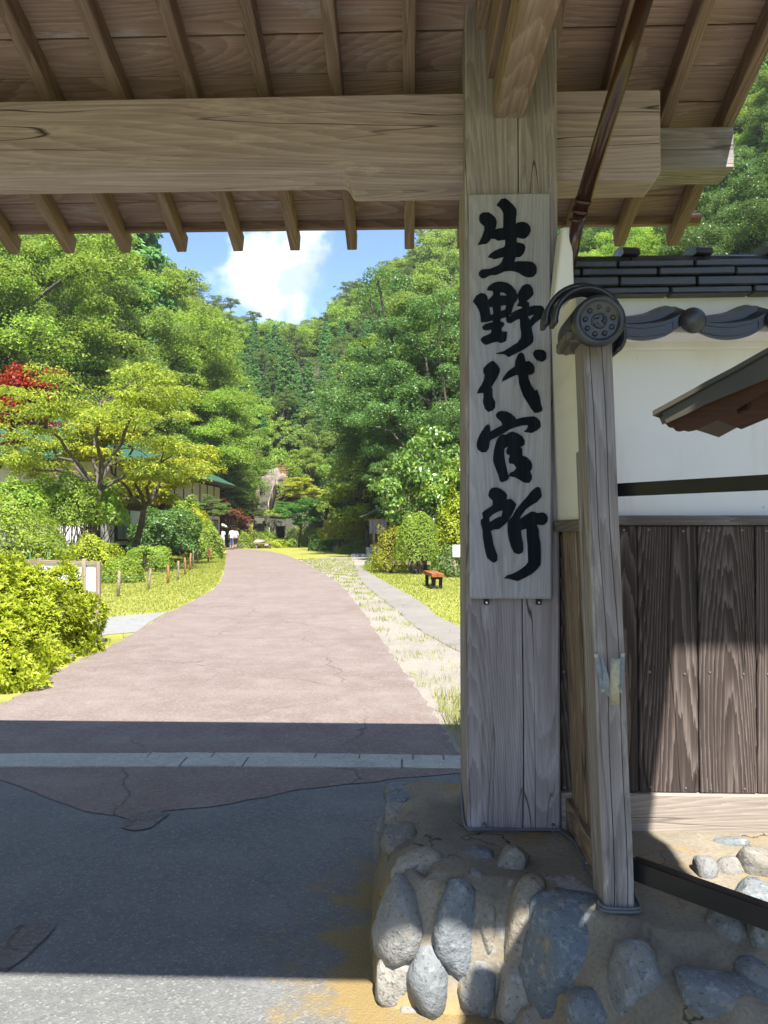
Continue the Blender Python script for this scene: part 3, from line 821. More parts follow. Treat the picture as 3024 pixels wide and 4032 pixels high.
for x in rx_list[::1]:
    bar('rafter', (x, .72, zf(.72) + .037), (x, RIDGE_Y, zf(RIDGE_Y) + .037), .052, .074, M['rafter'], gate, (0, 0, 1), .004)
GX1 = 1.405
Yb = 4.0
while Yb > RIDGE_Y + .02:
    y0 = max(Yb - .166, RIDGE_Y)
    sag = random.uniform(-.002, .002)
    zz = .107 + sag
    bar('roof_board', (-4.0, (Yb + y0) / 2, zr((Yb + y0) / 2) + zz), (GX1, (Yb + y0) / 2, zr((Yb + y0) / 2) + zz + random.uniform(-.002, .002)), (Yb - y0 - .007) * 1.066, .013, M['board'], gate, Vector((0, SL, 1)), .002)
    Yb = y0
Yb = .72
while Yb < RIDGE_Y - .02:
    y1 = min(Yb + .17, RIDGE_Y)
    bar('roof_board', (-4.0, (Yb + y1) / 2, zf((Yb + y1) / 2) + .085), (GX1, (Yb + y1) / 2, zf((Yb + y1) / 2) + .085), (y1 - Yb - .007) * 1.07, .013, M['board'], gate, Vector((0, -.40, 1)), .002)
    Yb = y1
box('eave_fascia', (-4.0, 3.965, zr(4.0) + .070), (GX1, 4.0, zr(4.0) + .135), M['rafter'], gate, .003)
box('eave_fascia', (-4.0, .70, zf(.70) + .06), (GX1, .74, zf(.70) + .12), M['rafter'], gate, .003)
cov = [(.66, zf(.66) + .10), (RIDGE_Y, zr(RIDGE_Y) + .122), (4.03, zr(4.03) + .122), (4.03, zr(4.03) + .18), (RIDGE_Y + .1, zr(RIDGE_Y) + .30), (RIDGE_Y - .1, zr(RIDGE_Y) + .30), (.66, zf(.66) + .16)]
bm = bmesh.new()
a = [bm.verts.new((-4.1, y, z)) for y, z in cov]; b = [bm.verts.new((GX1 + .02, y, z)) for y, z in cov]
bm.faces.new(a); bm.faces.new(b)
for i in range(len(a)): bm.faces.new((a[i], a[(i + 1) % len(a)], b[(i + 1) % len(a)], b[i]))
bmesh.ops.recalc_face_normals(bm, faces=bm.faces[:])
link('roof_covering', from_bm('roof_covering', bm), M['tile'], gate)
box('wall_shade_slab', (GX1 - .30, 1.14, zr(RIDGE_Y) + .305), (2.5, 2.5, zr(RIDGE_Y) + .50), M['tile'], gate, .02)  # unseen slab added over the ridge to cast shade on the white wall
box('plinth_shade_slab', (.72, -.75, 3.0), (1.46, .60, 3.14), M['tile'], gate, .01)  # unseen slab added ahead of the eave to shade the plinth stones
# arm beam that carries the front purlin, two timbers high, coming forward from the post
ax0, ax1 = at(1940, 465, 2.9).x, at(2058, 465, 2.9).x
az = at(2000, 465, 2.9).z
bar('arm_beam', ((ax0 + ax1) / 2 + .004, 2.905, az + .075), ((ax0 + ax1) / 2 + .03, .95, az + .02), ax1 - ax0, .15, M['arm'], gate, (0, 0, 1), .006)
bar('arm_beam', ((ax0 + ax1) / 2 - .008, 2.905, az + .235), ((ax0 + ax1) / 2 + .0, .95, az + .235), ax1 - ax0 + .03, .165, M['rafter'], gate, (0, 0, 1), .006)
tube('eave_gutter', [(1.0, 4.13, 3.154), (at(2752, 868, 4.13).x, 4.13, 3.158)], .034, M['pipe'], gate, 10)

# ------------------------------------------------------------------ sign board with carved characters
SY = 2.862
s_tl, s_tr = at(1846, 762, SY), at(2163, 762, SY)
s_bl, s_br = at(1852, 2358, SY), at(2178, 2362, SY)
sx0, sx1, sz0, sz1 = (s_tl.x + s_bl.x) / 2, (s_tr.x + s_br.x) / 2, s_bl.z, s_tl.z
sign = thing('sign_board', ((sx0 + sx1) / 2, SY + .018, sz0), 'tall weathered grey sign board with five carved black characters', 'sign')
box('board', (sx0, SY, sz0), (sx1, 2.8985, sz1), M['sign'], sign, .006, 'Z')
Z1 = lambda P: [(1820 + x / 3.4025, 740 + y / 3.4025) for x, y in P]
Z2 = lambda P: [(1820 + x / 3.455, 1360 + y / 3.455) for x, y in P]
Z3 = lambda P: [(1820 + x / 4.1475, 1880 + y / 4.1475) for x, y in P]
CH = [
 [Z1([(465,235),(520,160),(570,150),(610,175),(670,230),(715,290),(722,340),(715,400),(710,490),(760,470),(815,465),(870,485),(905,530),(910,580),(890,630),(850,670),(800,678),(725,658),(725,740),(775,745),(820,762),(840,800),(830,850),(805,895),(770,925),(715,922),(690,1000),(760,990),(860,993),(930,1000),(975,1035),(995,1085),(990,1140),(955,1185),(910,1195),(860,1192),(810,1170),(760,1135),(700,1115),(640,1108),(570,1115),(510,1140),(450,1165),(380,1165),(330,1190),(300,1208),(258,1205),(230,1170),(228,1135),(255,1105),(300,1098),(370,1095),(430,1070),(490,1045),(530,1000),(560,920),(500,935),(430,952),(390,935),(350,930),(375,895),(430,855),(500,825),(560,805),(580,760),(580,690),(480,705),(440,680),(385,675),(355,720),(325,745),(215,760),(255,690),(300,570),(300,515),(245,465),(230,420),(235,370),(275,340),(350,338),(400,370),(440,410),(457,460),(450,520),(430,570),(480,555),(552,545),(555,450),(555,340),(530,290),(500,255)])],
 [Z1([(335,1370),(345,1335),(400,1290),(460,1268),(530,1265),(600,1280),(660,1320),(710,1380),(735,1450),(730,1500),(695,1545),(670,1610),(650,1690),(645,1722),(580,1730),(510,1750),(505,1795),(550,1810),(555,1840),(520,1880),(525,1930),(595,1935),(590,2000),(580,2050),(520,2075),(470,2055),(400,2070),(320,2100),(275,2075),(250,2035),(270,2005),(330,1980),(390,1950),(395,1890),(330,1905),(280,1895),(270,1865),(310,1830),(380,1812),(410,1808),(412,1770),(320,1795),(255,1795),(250,1730),(235,1660),(200,1590),(148,1520),(190,1450),(250,1418),(300,1425),(330,1460),(340,1520),(380,1480),(410,1450),(420,1410),(410,1375)]),
  Z1([(500,1395),(560,1400),(600,1430),(590,1450),(500,1450)]), Z1([(510,1580),(560,1565),(595,1572),(575,1640),(510,1660)]), Z1([(355,1590),(410,1595),(425,1690),(375,1715)]),
  Z1([(745,1425),(770,1380),(805,1320),(860,1295),(905,1305),(940,1360),(948,1430),(900,1480),(850,1520),(890,1545),(890,1605),(960,1585),(1050,1585),(1085,1610),(1095,1660),(1095,1710),(1050,1750),(980,1800),(920,1865),(930,1930),(948,2000),(945,2060),(915,2095)]) + Z2([(840,50),(720,110),(630,155),(575,118),(480,112),(570,85),(640,40),(700,0)]) + Z1([(740,2080),(790,2010),(795,1950),(780,1860),(775,1750),(720,1765),(650,1810),(605,1800),(592,1760),(640,1700),(700,1660),(770,1630),(820,1610),(790,1585),(737,1578),(765,1525),(750,1470)]),
  Z1([(870,1720),(950,1693),(965,1705),(900,1780)])],
 [Z2([(290,320),(340,260),(400,220),(430,225),(480,280),(505,320),(505,360),(470,440),(420,520),(390,575),(405,600),(405,700),(445,775),(440,850),(410,880),(355,900),(315,865),(290,790),(285,760),(295,700),(290,640),(205,650),(225,600),(265,540),(300,460),(310,400),(292,370)]),
  Z2([(725,215),(760,130),(790,105),(820,112),(840,150),(855,230),(900,218),(950,250),(975,300),(975,365),(950,392),(890,402),(900,470),(930,540),(985,625),(1015,610),(1030,660),(1050,710),(1065,810),(1085,860),(1080,890),(1040,910),(985,913),(940,860),(900,790),(840,700),(800,600),(775,510),(765,410),(745,395),(690,415),(620,450),(545,487),(560,440),(610,370),(680,315),(720,290)]),
  Z2([(965,110),(990,72),(1040,65),(1100,72),(1135,105),(1140,180),(1090,220),(1015,200),(985,160)])],
 [Z2([(460,950),(480,915),(530,898),(600,905),(660,935),(710,980),(730,1015),(800,990),(880,978),(975,970),(1020,1000),(1055,1040),(1060,1110),(1010,1155),(945,1187),(845,1175),(880,1140),(895,1110),(895,1080),(820,1085),(740,1105),(650,1135),(560,1190),(470,1240),(375,1290),(365,1340),(355,1400),(320,1447),(265,1450),(215,1415),(200,1370),(205,1310),(230,1240),(270,1170),(310,1110),(345,1080),(370,1095),(378,1185),(440,1145),(548,1088),(535,1040),(500,1005),(468,975)]),
  Z2([(450,1360),(480,1280),(510,1235),(550,1213),(590,1222),(640,1190),(685,1178),(760,1205),(815,1250),(842,1300),(840,1350),(775,1395),(808,1410),(810,1500),(870,1525),(925,1575),(945,1630),(940,1680),(915,1715),(940,1770),(940,1820),(905,1868),(840,1862),(780,1825),(720,1790),(635,1775),(650,1740),(705,1715),(740,1665),(700,1610),(640,1600),(635,1550),(650,1490),(610,1475),(600,1440),(635,1365),(570,1400),(563,1480),(575,1570),(590,1640),(605,1710),(630,1800),(610,1830),(550,1857),(515,1845),(495,1760),(460,1680),(425,1580),(425,1510),(435,1430)])],
 [Z3([(430,290),(445,220),(490,172),(560,170),(620,190),(690,240),(728,290),(715,365),(795,357),(840,400),(875,440),(850,510),(800,610),(730,720),(680,770),(590,840),(520,842),(455,875),(480,950),(500,1080),(530,1180),(565,1270),(567,1350),(520,1387),(480,1370),(410,1310),(385,1220),(360,1100),(340,970),(335,860),(305,740),(310,695),(345,665),(330,580),(380,535),(470,480),(500,450),(500,370),(450,330)]),
  Z3([(435,655),(500,595),(600,545),(665,530),(650,635),(560,665),(440,740)]),
  Z3([(745,720),(820,640),(880,530),(960,430),(1060,320),(1130,230),(1200,170),(1240,160),(1270,185),(1290,310),(1210,400),(1120,450),(1030,520),(960,610),(915,705),(990,650),(1060,605),(1130,560),(1180,568),(1225,590),(1310,575),(1360,600),(1388,650),(1385,710),(1350,755),(1310,773),(1200,765),(1240,850),(1245,960),(1270,1080),(1275,1280),(1270,1420),(1220,1490),(1130,1570),(1000,1640),(900,1685),(770,1650),(690,1642),(740,1600),(820,1580),(930,1520),(1040,1440),(1080,1380),(1075,1250),(1070,1100),(1055,960),(1050,830),(1000,840),(950,860),(960,950),(985,1080),(990,1180),(970,1225),(915,1248),(850,1225),(800,1130),(765,1010),(745,880)])],
]
for polys in CH:
    cu = bpy.data.curves.new('character', 'CURVE'); cu.dimensions = '2D'; cu.fill_mode = 'BOTH'
    cu.extrude = .003; cu.bevel_depth = .0012; cu.bevel_resolution = 0
    for P in polys:
        s = cu.splines.new('POLY'); s.points.add(len(P) - 1); s.use_cyclic_u = True
        for q, (x, y) in zip(s.points, P):
            w = at(x, y, SY)
            q.co = (w.x, w.z, 0, 1)
    tmp = bpy.data.objects.new('tmp', cu); COL.objects.link(tmp)
    dg = bpy.context.evaluated_depsgraph_get()
    me = bpy.data.meshes.new_from_object(tmp.evaluated_get(dg))
    bpy.data.objects.remove(tmp); bpy.data.curves.remove(cu)
    co = np.zeros(len(me.vertices) * 3, np.float32); me.vertices.foreach_get('co', co); co = co.reshape(-1, 3)
    c = (co.min(0) + co.max(0)) / 2; c[2] = 0
    me.vertices.foreach_set('co', (co - c).ravel()); me.update(); me.name = 'character'
    link('character', me, M['letter'], sign, Matrix(((1, 0, 0, c[0]), (0, 0, -1, SY - .003), (0, 1, 0, c[1]), (0, 0, 0, 1))))
for px in (1915, 2121):
    p = at(px, 2371, SY + .02)
    br = box('hanging_bracket', (p.x - .009, SY + .012, p.z - .009), (p.x + .009, 2.8985, p.z + .012), M['dark'], sign, .002)
    link('screw', tube_mesh('screw', [(0, 0, 0), (0, -.003, 0)], .0042, 8), M['screw'], br, Matrix.Translation((p.x, SY + .012, p.z - .001)))
# ------------------------------------------------------------------ plaster wall to the right of the post
WY = 2.95
WX0, WX1 = .565, 4.2
wall = thing('plaster_wall', (1.8, WY + .08, ZT), 'white plaster wall with dark plank wainscot and tiled coping', 'wall')
zc = lambda py, Y=WY, px=2700: at(px, py, Y).z
z_sill0, z_sill1 = ZT - .02, zc(3117)
z_rail0, z_rail1 = zc(2068), zc(2030)
z_band = zc(1380)
box('plaster_panel', (WX0, WY + .004, z_rail1 - .02), (WX1, WY + .15, z_band + .03), M['plaster'], wall, .002)
box('plaster_band', (WX0, WY - .032, z_band), (WX1, WY + .18, zc(1150)), M['plaster'], wall, .004)
box('wall_core', (WX0, WY + .03, ZT - .02), (WX1, WY + .12, z_rail1), M['rail'], wall, 0)
box('wainscot_rail', (WX0, WY - .038, z_rail0), (WX1, WY + .02, z_rail1), M['rail'], wall, .003)
box('sill_beam', (WX0, WY - .035, z_sill0), (WX1, WY + .12, z_sill1), M['sill'], wall, .005)
edges = [WX0, .636, .855, 1.078, 1.292, 1.51, 1.73, 1.95, 2.17, 2.39, 2.61, 2.83, 3.05, 3.27, 3.49, 3.71, 3.93, 4.15]
nail_me = tube_mesh('nail', [(0, 0, 0), (0, -.003, 0)], .0045, 7)
nail_me.materials.append(M['nail'])
for k in range(len(edges) - 1):
    a, b = edges[k], edges[k + 1]
    off = (k % 2) * .003
    pk = box('wainscot_plank', (a + .004, WY - .018 - off, z_sill1 + .002), (b - .004, WY + .004, z_rail0 - .002), M['plank'], wall, .003, 'Z')
    for zn in (zc(2088), zc(2646), zc(3096)):
        for xn in (a + (b - a) * .2, a + (b - a) * .78):
            if k == 0 and xn > a + .04: continue
            link('nail', nail_me, None, pk, Matrix.Translation((xn, WY - .018 - off, zn + random.uniform(-.004, .004))))
    if k < 6:       # narrow cover strip at the joint
        box('cover_strip', (b - .016, WY - .010, z_sill1 + .004), (b + .016, WY + .003, z_rail0 - .004), M['plank'], wall, .001, 'Z')
# coping: flat ridge tiles in courses, stepped back upwards
courses = [(1126, 1153, .165, .30, .10), (1086, 1122, .155, .285, .215), (1051, 1081, .135, .285, .08), (1021, 1049, .118, .285, .22)]
CY = WY + .07
for y0, y1, hd, L, off in courses:
    Yf = CY - hd
    za, zb = at(2700, y1, Yf).z, at(2700, y0, Yf).z
    x = WX0 + off - L
    while x < WX1:
        a, b = max(x, WX0 + .004), min(x + L, WX1)
        if b - a > .03:
            me = box_mesh('ridge_tile', b - a - .005, hd * 2, zb - za, bev=.005)
            tilt = random.uniform(-.006, .006)
            link('ridge_tile', me, M['tile'], wall, Matrix.Translation(((a + b) / 2, CY + random.uniform(-.004, .004), (za + zb) / 2)) @ Matrix.Rotation(tilt, 4, 'Y'))
        x += L
# rounded top course with collars
zt0 = at(2700, 1024, CY - .095).z
x = WX0 + .005
L = .272
first = True
while x < WX1:
    b = min(x + L, WX1)
    out = [(CY - .095, 0), (CY - .088, .018), (CY - .05, .036), (CY, .043), (CY + .05, .036), (CY + .088, .018), (CY + .095, 0)]
    def round_tile(name, x0, x1, s, dz):
        bm = bmesh.new()
        o = [((y - CY) * s + CY, z * s) for y, z in out]
        A = [bm.verts.new((x0, y, zt0 + z + dz)) for y, z in o]; B = [bm.verts.new((x1, y, zt0 + z + dz - .003)) for y, z in o]
        bm.faces.new(A); bm.faces.new(B)
        for i in range(len(A)): bm.faces.new((A[i], A[(i + 1) % len(A)], B[(i + 1) % len(A)], B[i]))
        bmesh.ops.recalc_face_normals(bm, faces=bm.faces[:])
        return link(name, from_bm(name, bm), M['tile'], wall)
    round_tile('cap_tile', x + .002, b - .002, 1.0, 0)
    if b < WX1: round_tile('cap_collar', b - .036, b + .026, 1.22, .022)
    x = b
# eave tiles: hanging scalloped fronts between round bosses
EY = 2.74
ez = at(2725, 1265, EY).z
ex0 = at(2725, 1265, EY).x
PITCH_T = .298
def wave(u):                      # height of the tile along one pitch, u in 0..1 from boss to boss
    return -.030 * math.sin(math.pi * min(1, u * 1.12) ** .85) + .026 * max(0, u - .72) / .28
def eave_tile_mesh():
    n = 16
    us = [i / n for i in range(n + 1)]
    V, F = [], []
    fh, dp, th = .058, .22, .014
    for u in us:                   # front flange bottom/top, then body top/bottom back
        x = u * PITCH_T; z = wave(u)
        edge = .55 + .45 * math.sin(math.pi * u)
        V += [(x, 0, z - fh * edge * .55), (x, 0, z + fh * edge * .45), (x, .012, z + fh * edge * .45), (x, dp, z + fh * .45 + .075), (x, dp, z + fh * .45 + .075 - th), (x, .018, z + fh * edge * .45 - th), (x, .014, z - fh * edge * .55)]
    m = 7
    for i in range(n):
        for k in range(m):
            a, b = i * m + k, i * m + (k + 1) % m
            F.append((a, b, b + m, a + m))
    F.append(tuple(range(m))); F.append(tuple(range(n * m, n * m + m)))
    me = bpy.data.meshes.new('eave_tile'); me.from_pydata(V, [], F)
    bm = bmesh.new(); bm.from_mesh(me); bmesh.ops.recalc_face_normals(bm, faces=bm.faces[:]); bm.to_mesh(me); bm.free()
    return me
et = eave_tile_mesh()
def relief_mesh():
    n = 14; V, F = [], []
    def ring(s0, s1, h, t, y):     # raised border following the wave
        base = len(V)
        for i in range(n + 1):
            u = s0 + (s1 - s0) * i / n; x = u * PITCH_T; z = wave(u)
            for dz, yy in ((h - t, 0), (h - t, y), (h + t, y), (h + t, 0)): V.append((x, yy, z + dz))
        for i in range(n):
            for k in range(3):
                a = base + i * 4 + k; F.append((a, a + 1, a + 5, a + 4))
    ring(.10, .78, .012, .0015, -.004); ring(.10, .78, -.018, .0015, -.004)
    for u in (.10, .78):
        base = len(V); x = u * PITCH_T; z = wave(u)
        V.extend([(x - .002, -.004, z - .018), (x + .002, -.004, z - .018), (x + .002, -.004, z + .012), (x - .002, -.004, z + .012)]); F.append((base, base + 1, base + 2, base + 3))
    rr = random.Random(3)
    for q in range(0):             # worn scroll relief
        u = .17 + q * .068; base = len(V); x = u * PITCH_T; z = wave(u) - .003
        w, h2 = .007, rr.uniform(.004, .009)
        V.extend([(x - w, -.0005, z - h2), (x + w, -.0005, z - h2 * .6), (x + w * .8, -.0005, z + h2), (x - w * .7, -.0005, z + h2 * .7), (x + rr.uniform(-.003, .003), -.006, z)])
        F.extend([(base, base + 1, base + 4), (base + 1, base + 2, base + 4), (base + 2, base + 3, base + 4), (base + 3, base, base + 4)])
    me = bpy.data.meshes.new('relief'); me.from_pydata(V, [], F)
    return me
rel = relief_mesh()
bm = bmesh.new(); bmesh.ops.create_uvsphere(bm, u_segments=20, v_segments=12, radius=1)
for v in bm.verts: v.co = Vector((v.co.x * .046, v.co.y * .030, v.co.z * .046))
boss_me = from_bm('boss', bm, True); boss_me.materials.append(M['tile'])
for me in (et, rel): me.materials.append(M['tile'])
for k in range(-1, 11):
    x = ex0 + k * PITCH_T
    if x > WX1: break
    tl = link('eave_tile', et, None, wall, Matrix.Translation((x, EY, ez - .004)))
    link('relief', rel, None, tl, Matrix.Translation((x, EY, ez - .004)))
    link('boss', boss_me, None, tl, Matrix.Translation((x, EY - .010, ez)))
    # second course, further up the slope and half overlapped
    link('eave_tile', et, None, wall, Matrix.Translation((x - .02, EY + .085, ez + .046)) @ Matrix.Diagonal((.96, .9, .8, 1)))
box('eave_board', (WX0 + .02, EY + .05, ez - .030), (WX1, WY - .02, ez + .0), M['plaster'], wall, .004)

# ------------------------------------------------------------------ wing wall coming forward from the post
wing = thing('wing_wall', (.60, 2.58, ZT), 'narrow wing wall of boards and plaster with leaning grey post', 'wall')
pb0, pb1 = at(2378, 3557, 2.30), at(2501, 3550, 2.30)
pt0, pt1 = at(2297, 1400, 2.30), at(2412, 1400, 2.30)
zb_, zt_ = ZT - .03, 2.12
cb, ct = (pb0 + pb1) / 2, (pt0 + pt1) / 2
slope = (ct.x - cb.x) / (ct.z - cb.z)
wpost = (pb1.x - pb0.x + pt1.x - pt0.x) / 2
def wx(z): return cb.x + (z - cb.z) * slope
lean = math.atan(slope)
grooved_post('wing_post', wx((zb_ + zt_) / 2) - wpost / 2, wx((zb_ + zt_) / 2) + wpost / 2, 2.30, 2.415, zb_, zt_, [(-.016, .0012, .02), (.020, .0012, .022)], M['post_thin'], wing, lean)
def wing_piece(name, y0, y1, z0, z1, x_off, th, mat, along='Z', bev=.003):
    """piece in the leaning plane of the wing wall"""
    zc_ = (z0 + z1) / 2
    d = (z1 - z0, th, y1 - y0) if along == 'Z' else (y1 - y0, z1 - z0, th)
    me = box_mesh(name, *d, bev=min(bev, min(d) * .3))
    if along == 'Z': m3 = Matrix(((0, 1, 0), (0, 0, 1), (1, 0, 0)))
    else: m3 = Matrix(((0, 0, 1), (1, 0, 0), (0, 1, 0)))
    return link(name, me, mat, wing, Matrix.Translation((wx(zc_) + x_off, (y0 + y1) / 2, zc_)) @ Matrix.Rotation(lean, 4, 'Y') @ m3.to_4x4())
zr1 = at(2240, 2048, 2.65).z; zr0 = at(2240, 2092, 2.65).z
wing_piece('plaster_panel', 2.45, 2.90, zr1, 2.26, .0, .05, M['plaster'])
wing_piece('rail', 2.45, 2.895, zr0, zr1, -.004, .075, M['rail'], 'Y')
ys = [2.44, 2.53, 2.64, 2.76, 2.895]
for k in range(4):
    wing_piece('board', ys[k] + .002, ys[k + 1] - .002, ZT + .10, zr0, -.008 + .006 * (k % 2), .016, M['wing'])
wing_piece('backing', 2.44, 2.895, ZT, zr0, .02, .02, M['rail'])
wing_piece('corner_strip', 2.417, 2.445, ZT, zr0 + .25, -.030, .03, M['post_thin'])
wing_piece('foot_board', 2.42, 2.898, ZT - .02, ZT + .125, -.020, .028, M['wing'], 'Y')
# coping of the wing wall: round barrel tiles ending in a stamped disc
dc = at(2361, 1261, 2.18)
RD = .0715
axis_m = Matrix.Translation((dc.x, 2.18, dc.z))
def ring_mesh(name, r0, r1, y0, y1, a0=0, a1=360, n=40, dz=0.0):
    V, F = [], []
    full = abs(a1 - a0) >= 360
    m = n if full else n + 1
    for i in range(m):
        an = R(a0 + (a1 - a0) * i / n)
        c, s = math.cos(an), math.sin(an)
        V += [(r0 * c, y0, r0 * s), (r1 * c, y0, r1 * s), (r1 * c, y1, r1 * s + dz), (r0 * c, y1, r0 * s + dz)]
    for i in range(n):
        j = (i + 1) % m
        for k in range(4):
            F.append((i * 4 + k, i * 4 + (k + 1) % 4, j * 4 + (k + 1) % 4, j * 4 + k))
    if not full:
        F += [(0, 1, 2, 3), tuple(n * 4 + k for k in (3, 2, 1, 0))]
    me = bpy.data.meshes.new(name); me.from_pydata(V, [], F)
    bm = bmesh.new(); bm.from_mesh(me); bmesh.ops.recalc_face_normals(bm, faces=bm.faces[:])
    bmesh.ops.bevel(bm, geom=[e for e in bm.edges if e.calc_face_angle(0) > .9], offset=.0018, segments=2, affect='EDGES')
    bm.to_mesh(me); bm.free(); me.shade_smooth()
    return me
tilt = Matrix.Rotation(R(-3), 4, 'Z')
et_ = link('end_tile', tube_mesh('end_tile', [(0, .010, 0), (.012, .14, .03), (.02, .45, .06)], [RD * .97, RD * 1.02, RD * 1.05], 40), M['tile'], wing, axis_m @ tilt)
link('disc_rim', ring_mesh('disc_rim', RD * .74, RD, -.006, .022), M['tile'], et_, axis_m @ tilt)
link('disc_face', tube_mesh('disc_face', [(0, .006, 0), (0, .02, 0)], RD * .76, 40), M['tile'], et_, axis_m @ tilt)
bm = bmesh.new(); bmesh.ops.create_uvsphere(bm, u_segments=14, v_segments=8, radius=.0078)
bead = from_bm('bead', bm, True); bead.materials.append(M['tile'])
for k in range(9):
    an = R(40 * k + 12)
    link('bead', bead, None, et_, axis_m @ tilt @ Matrix.Translation((.039 * math.cos(an), .005, .039 * math.sin(an))))
for k in range(3):                # three comma swirls
    a0 = R(120 * k + 95)
    pts, rad = [], []
    for i in range(12):
        t = i / 11
        an = a0 + t * 2.0; rr = .0125 + .010 * t
        pts.append((rr * math.cos(an), .005, rr * math.sin(an))); rad.append(.0078 * (1 - t) ** .8 + .0006)
    link('swirl', tube_mesh('swirl', pts, rad, 8), M['tile'], et_, axis_m @ tilt)
rc = Matrix.Translation((dc.x - .022, 2.18, dc.z + .010))
link('barrel_tile', ring_mesh('barrel_tile', .088, .103, 0, .075, -6, 186, 36), M['tile'], wing, Matrix.Translation((dc.x - .010, 2.27, dc.z + .028)))
link('barrel_tile', ring_mesh('barrel_tile', .097, .1135, 0, .085, -6, 186, 36), M['tile'], wing, Matrix.Translation((dc.x - .014, 2.335, dc.z + .044)))
box('coping_soffit', (dc.x - .068, 2.30, dc.z - .032), (dc.x + .05, 2.47, dc.z + .004), M['rail'], wing, .006, 'Y')
link('barrel_tile', ring_mesh('barrel_tile', .060, .0725, .07, .25, -40, 60, 20, .0), M['tile'], wing, Matrix.Translation((dc.x + .030, 2.20, dc.z - .018)))
pm = at(2212, 1045, 2.86)
bm = bmesh.new(); bmesh.ops.create_cube(bm, size=1)
me = box_mesh('plaster_cap', .038, .13, .25, .014, 3)
for v in me.vertices: v.co.x += .035 * max(0, -v.co.z / .15) * (-1 if v.co.x < 0 else .2)
link('plaster_cap', me, M['plaster'], wing, Matrix.Translation((pm.x + .002, 2.83, pm.z - .015)))
bm.free()

# flag pole socket screwed to the wing post
bk_z = at(2405, 2650, 2.29).z
bkx = wx(bk_z)
bk = thing('flag_holder', (bkx, 2.29, bk_z - .09), 'rusty cream steel flag pole socket screwed to the leaning post', 'bracket')
def bkp(x, y, z): return (bkx + x, 2.30 + y, bk_z + z)
sk = link('socket', ring_mesh('socket', .0108, .0132, 0, .135, n=28), M['bracket'], bk, Matrix.Translation(bkp(.004, -.024, -.086)) @ Matrix.Rotation(R(97), 4, 'X') @ Matrix.Rotation(R(-4), 4, 'Y'))
link('bore_shade_plug', tube_mesh('bore_shade_plug', [(0, .004, 0), (0, .118, 0)], .0106, 16), M['dark'], sk, Matrix.Translation(bkp(.004, -.024, -.086)) @ Matrix.Rotation(R(97), 4, 'X') @ Matrix.Rotation(R(-4), 4, 'Y'))  # dark plug in place of the shade inside the hollow socket
link('flange', box_mesh('flange', .013, .003, .118, .0012), M['bracket_blue'], bk, Matrix.Translation(bkp(-.032, -.0035, 0)) @ Matrix.Rotation(R(-11), 4, 'Y'))
link('flange', box_mesh('flange', .013, .003, .118, .0012), M['bracket_blue'], bk, Matrix.Translation(bkp(.031, -.0035, 0)) @ Matrix.Rotation(R(5), 4, 'Y'))
for s, z1 in ((-1, .045), (1, .02)):
    V = [bkp(s * .028, -.004, .052), bkp(s * .020, -.004, -.055), bkp(s * .010 + .004, -.020, -.072), bkp(s * .011 + .004, -.016, -.02), bkp(s * .020, -.010, z1 - .02)]
    V2 = [(x + .002, y, z) for x, y, z in V]
    n = len(V)
    me = bpy.data.meshes.new('web_plate'); me.from_pydata([Vector(v) - Vector(bkp(0, 0, 0)) for v in V + V2], [], [tuple(range(n)), tuple(reversed(range(n, 2 * n)))] + [(i, i + n, (i + 1) % n + n, (i + 1) % n) for i in range(n)])
    link('web_plate', me, M['bracket_blue'], bk, Matrix.Translation(bkp(0, 0, 0)))
for x, z in ((-.044, .050), (-.024, -.052), (.034, .052), (.026, -.054)):
    link('screw', tube_mesh('screw', [(0, 0, 0), (0, -.0035, 0)], .0055, 8), M['bracket'], bk, Matrix.Translation(bkp(x, -.005, z)))

# grey cable clipped along the foot of the posts
cp = [(.216, 3.25, ZT + .09), (.206, 3.05, ZT + .035), (.205, 2.93, ZT + .015), (.222, 2.887, ZT + .012), (.30, 2.885, ZT + .011), (.545, 2.885, ZT + .012), (.556, 2.86, ZT + .014), (.575, 2.72, ZT + .03), (.578, 2.6, ZT + .012), (.584, 2.45, ZT + .022), (.578, 2.38, ZT + .012), (wx(ZT) - .058, 2.31, ZT + .012), (wx(ZT) - .04, 2.285, ZT + .010), (wx(ZT) + .04, 2.283, ZT + .010), (wx(ZT) + .058, 2.30, ZT + .012), (wx(ZT) + .058, 2.36, ZT + .02)]
cable = thing('electric_cable', cp[4], 'thin grey cable clipped round the feet of the posts', 'cable')
tube('sheath', catmull(cp, 6), .0055, M['cable'], cable, 8)
tube('sheath', catmull([(x, y, z + .0095) for x, y, z in cp[11:]], 6), .0045, M['cable'], cable, 8)
for x, y, z in ((.275, 2.889, ZT + .018), (.53, 2.889, ZT + .018), (.578, 2.58, ZT + .02), (.582, 2.385, ZT + .02)):
    cl = link('cable_clip', box_mesh('cable_clip', .012, .016, .03, .002), M['cable'], cable, Matrix.Translation((x, y, z)))
    link('screw', tube_mesh('screw', [(0, 0, 0), (0, -.002, 0)], .003, 7), M['screw'], cl, Matrix.Translation((x, y - .0085, z + .006)))

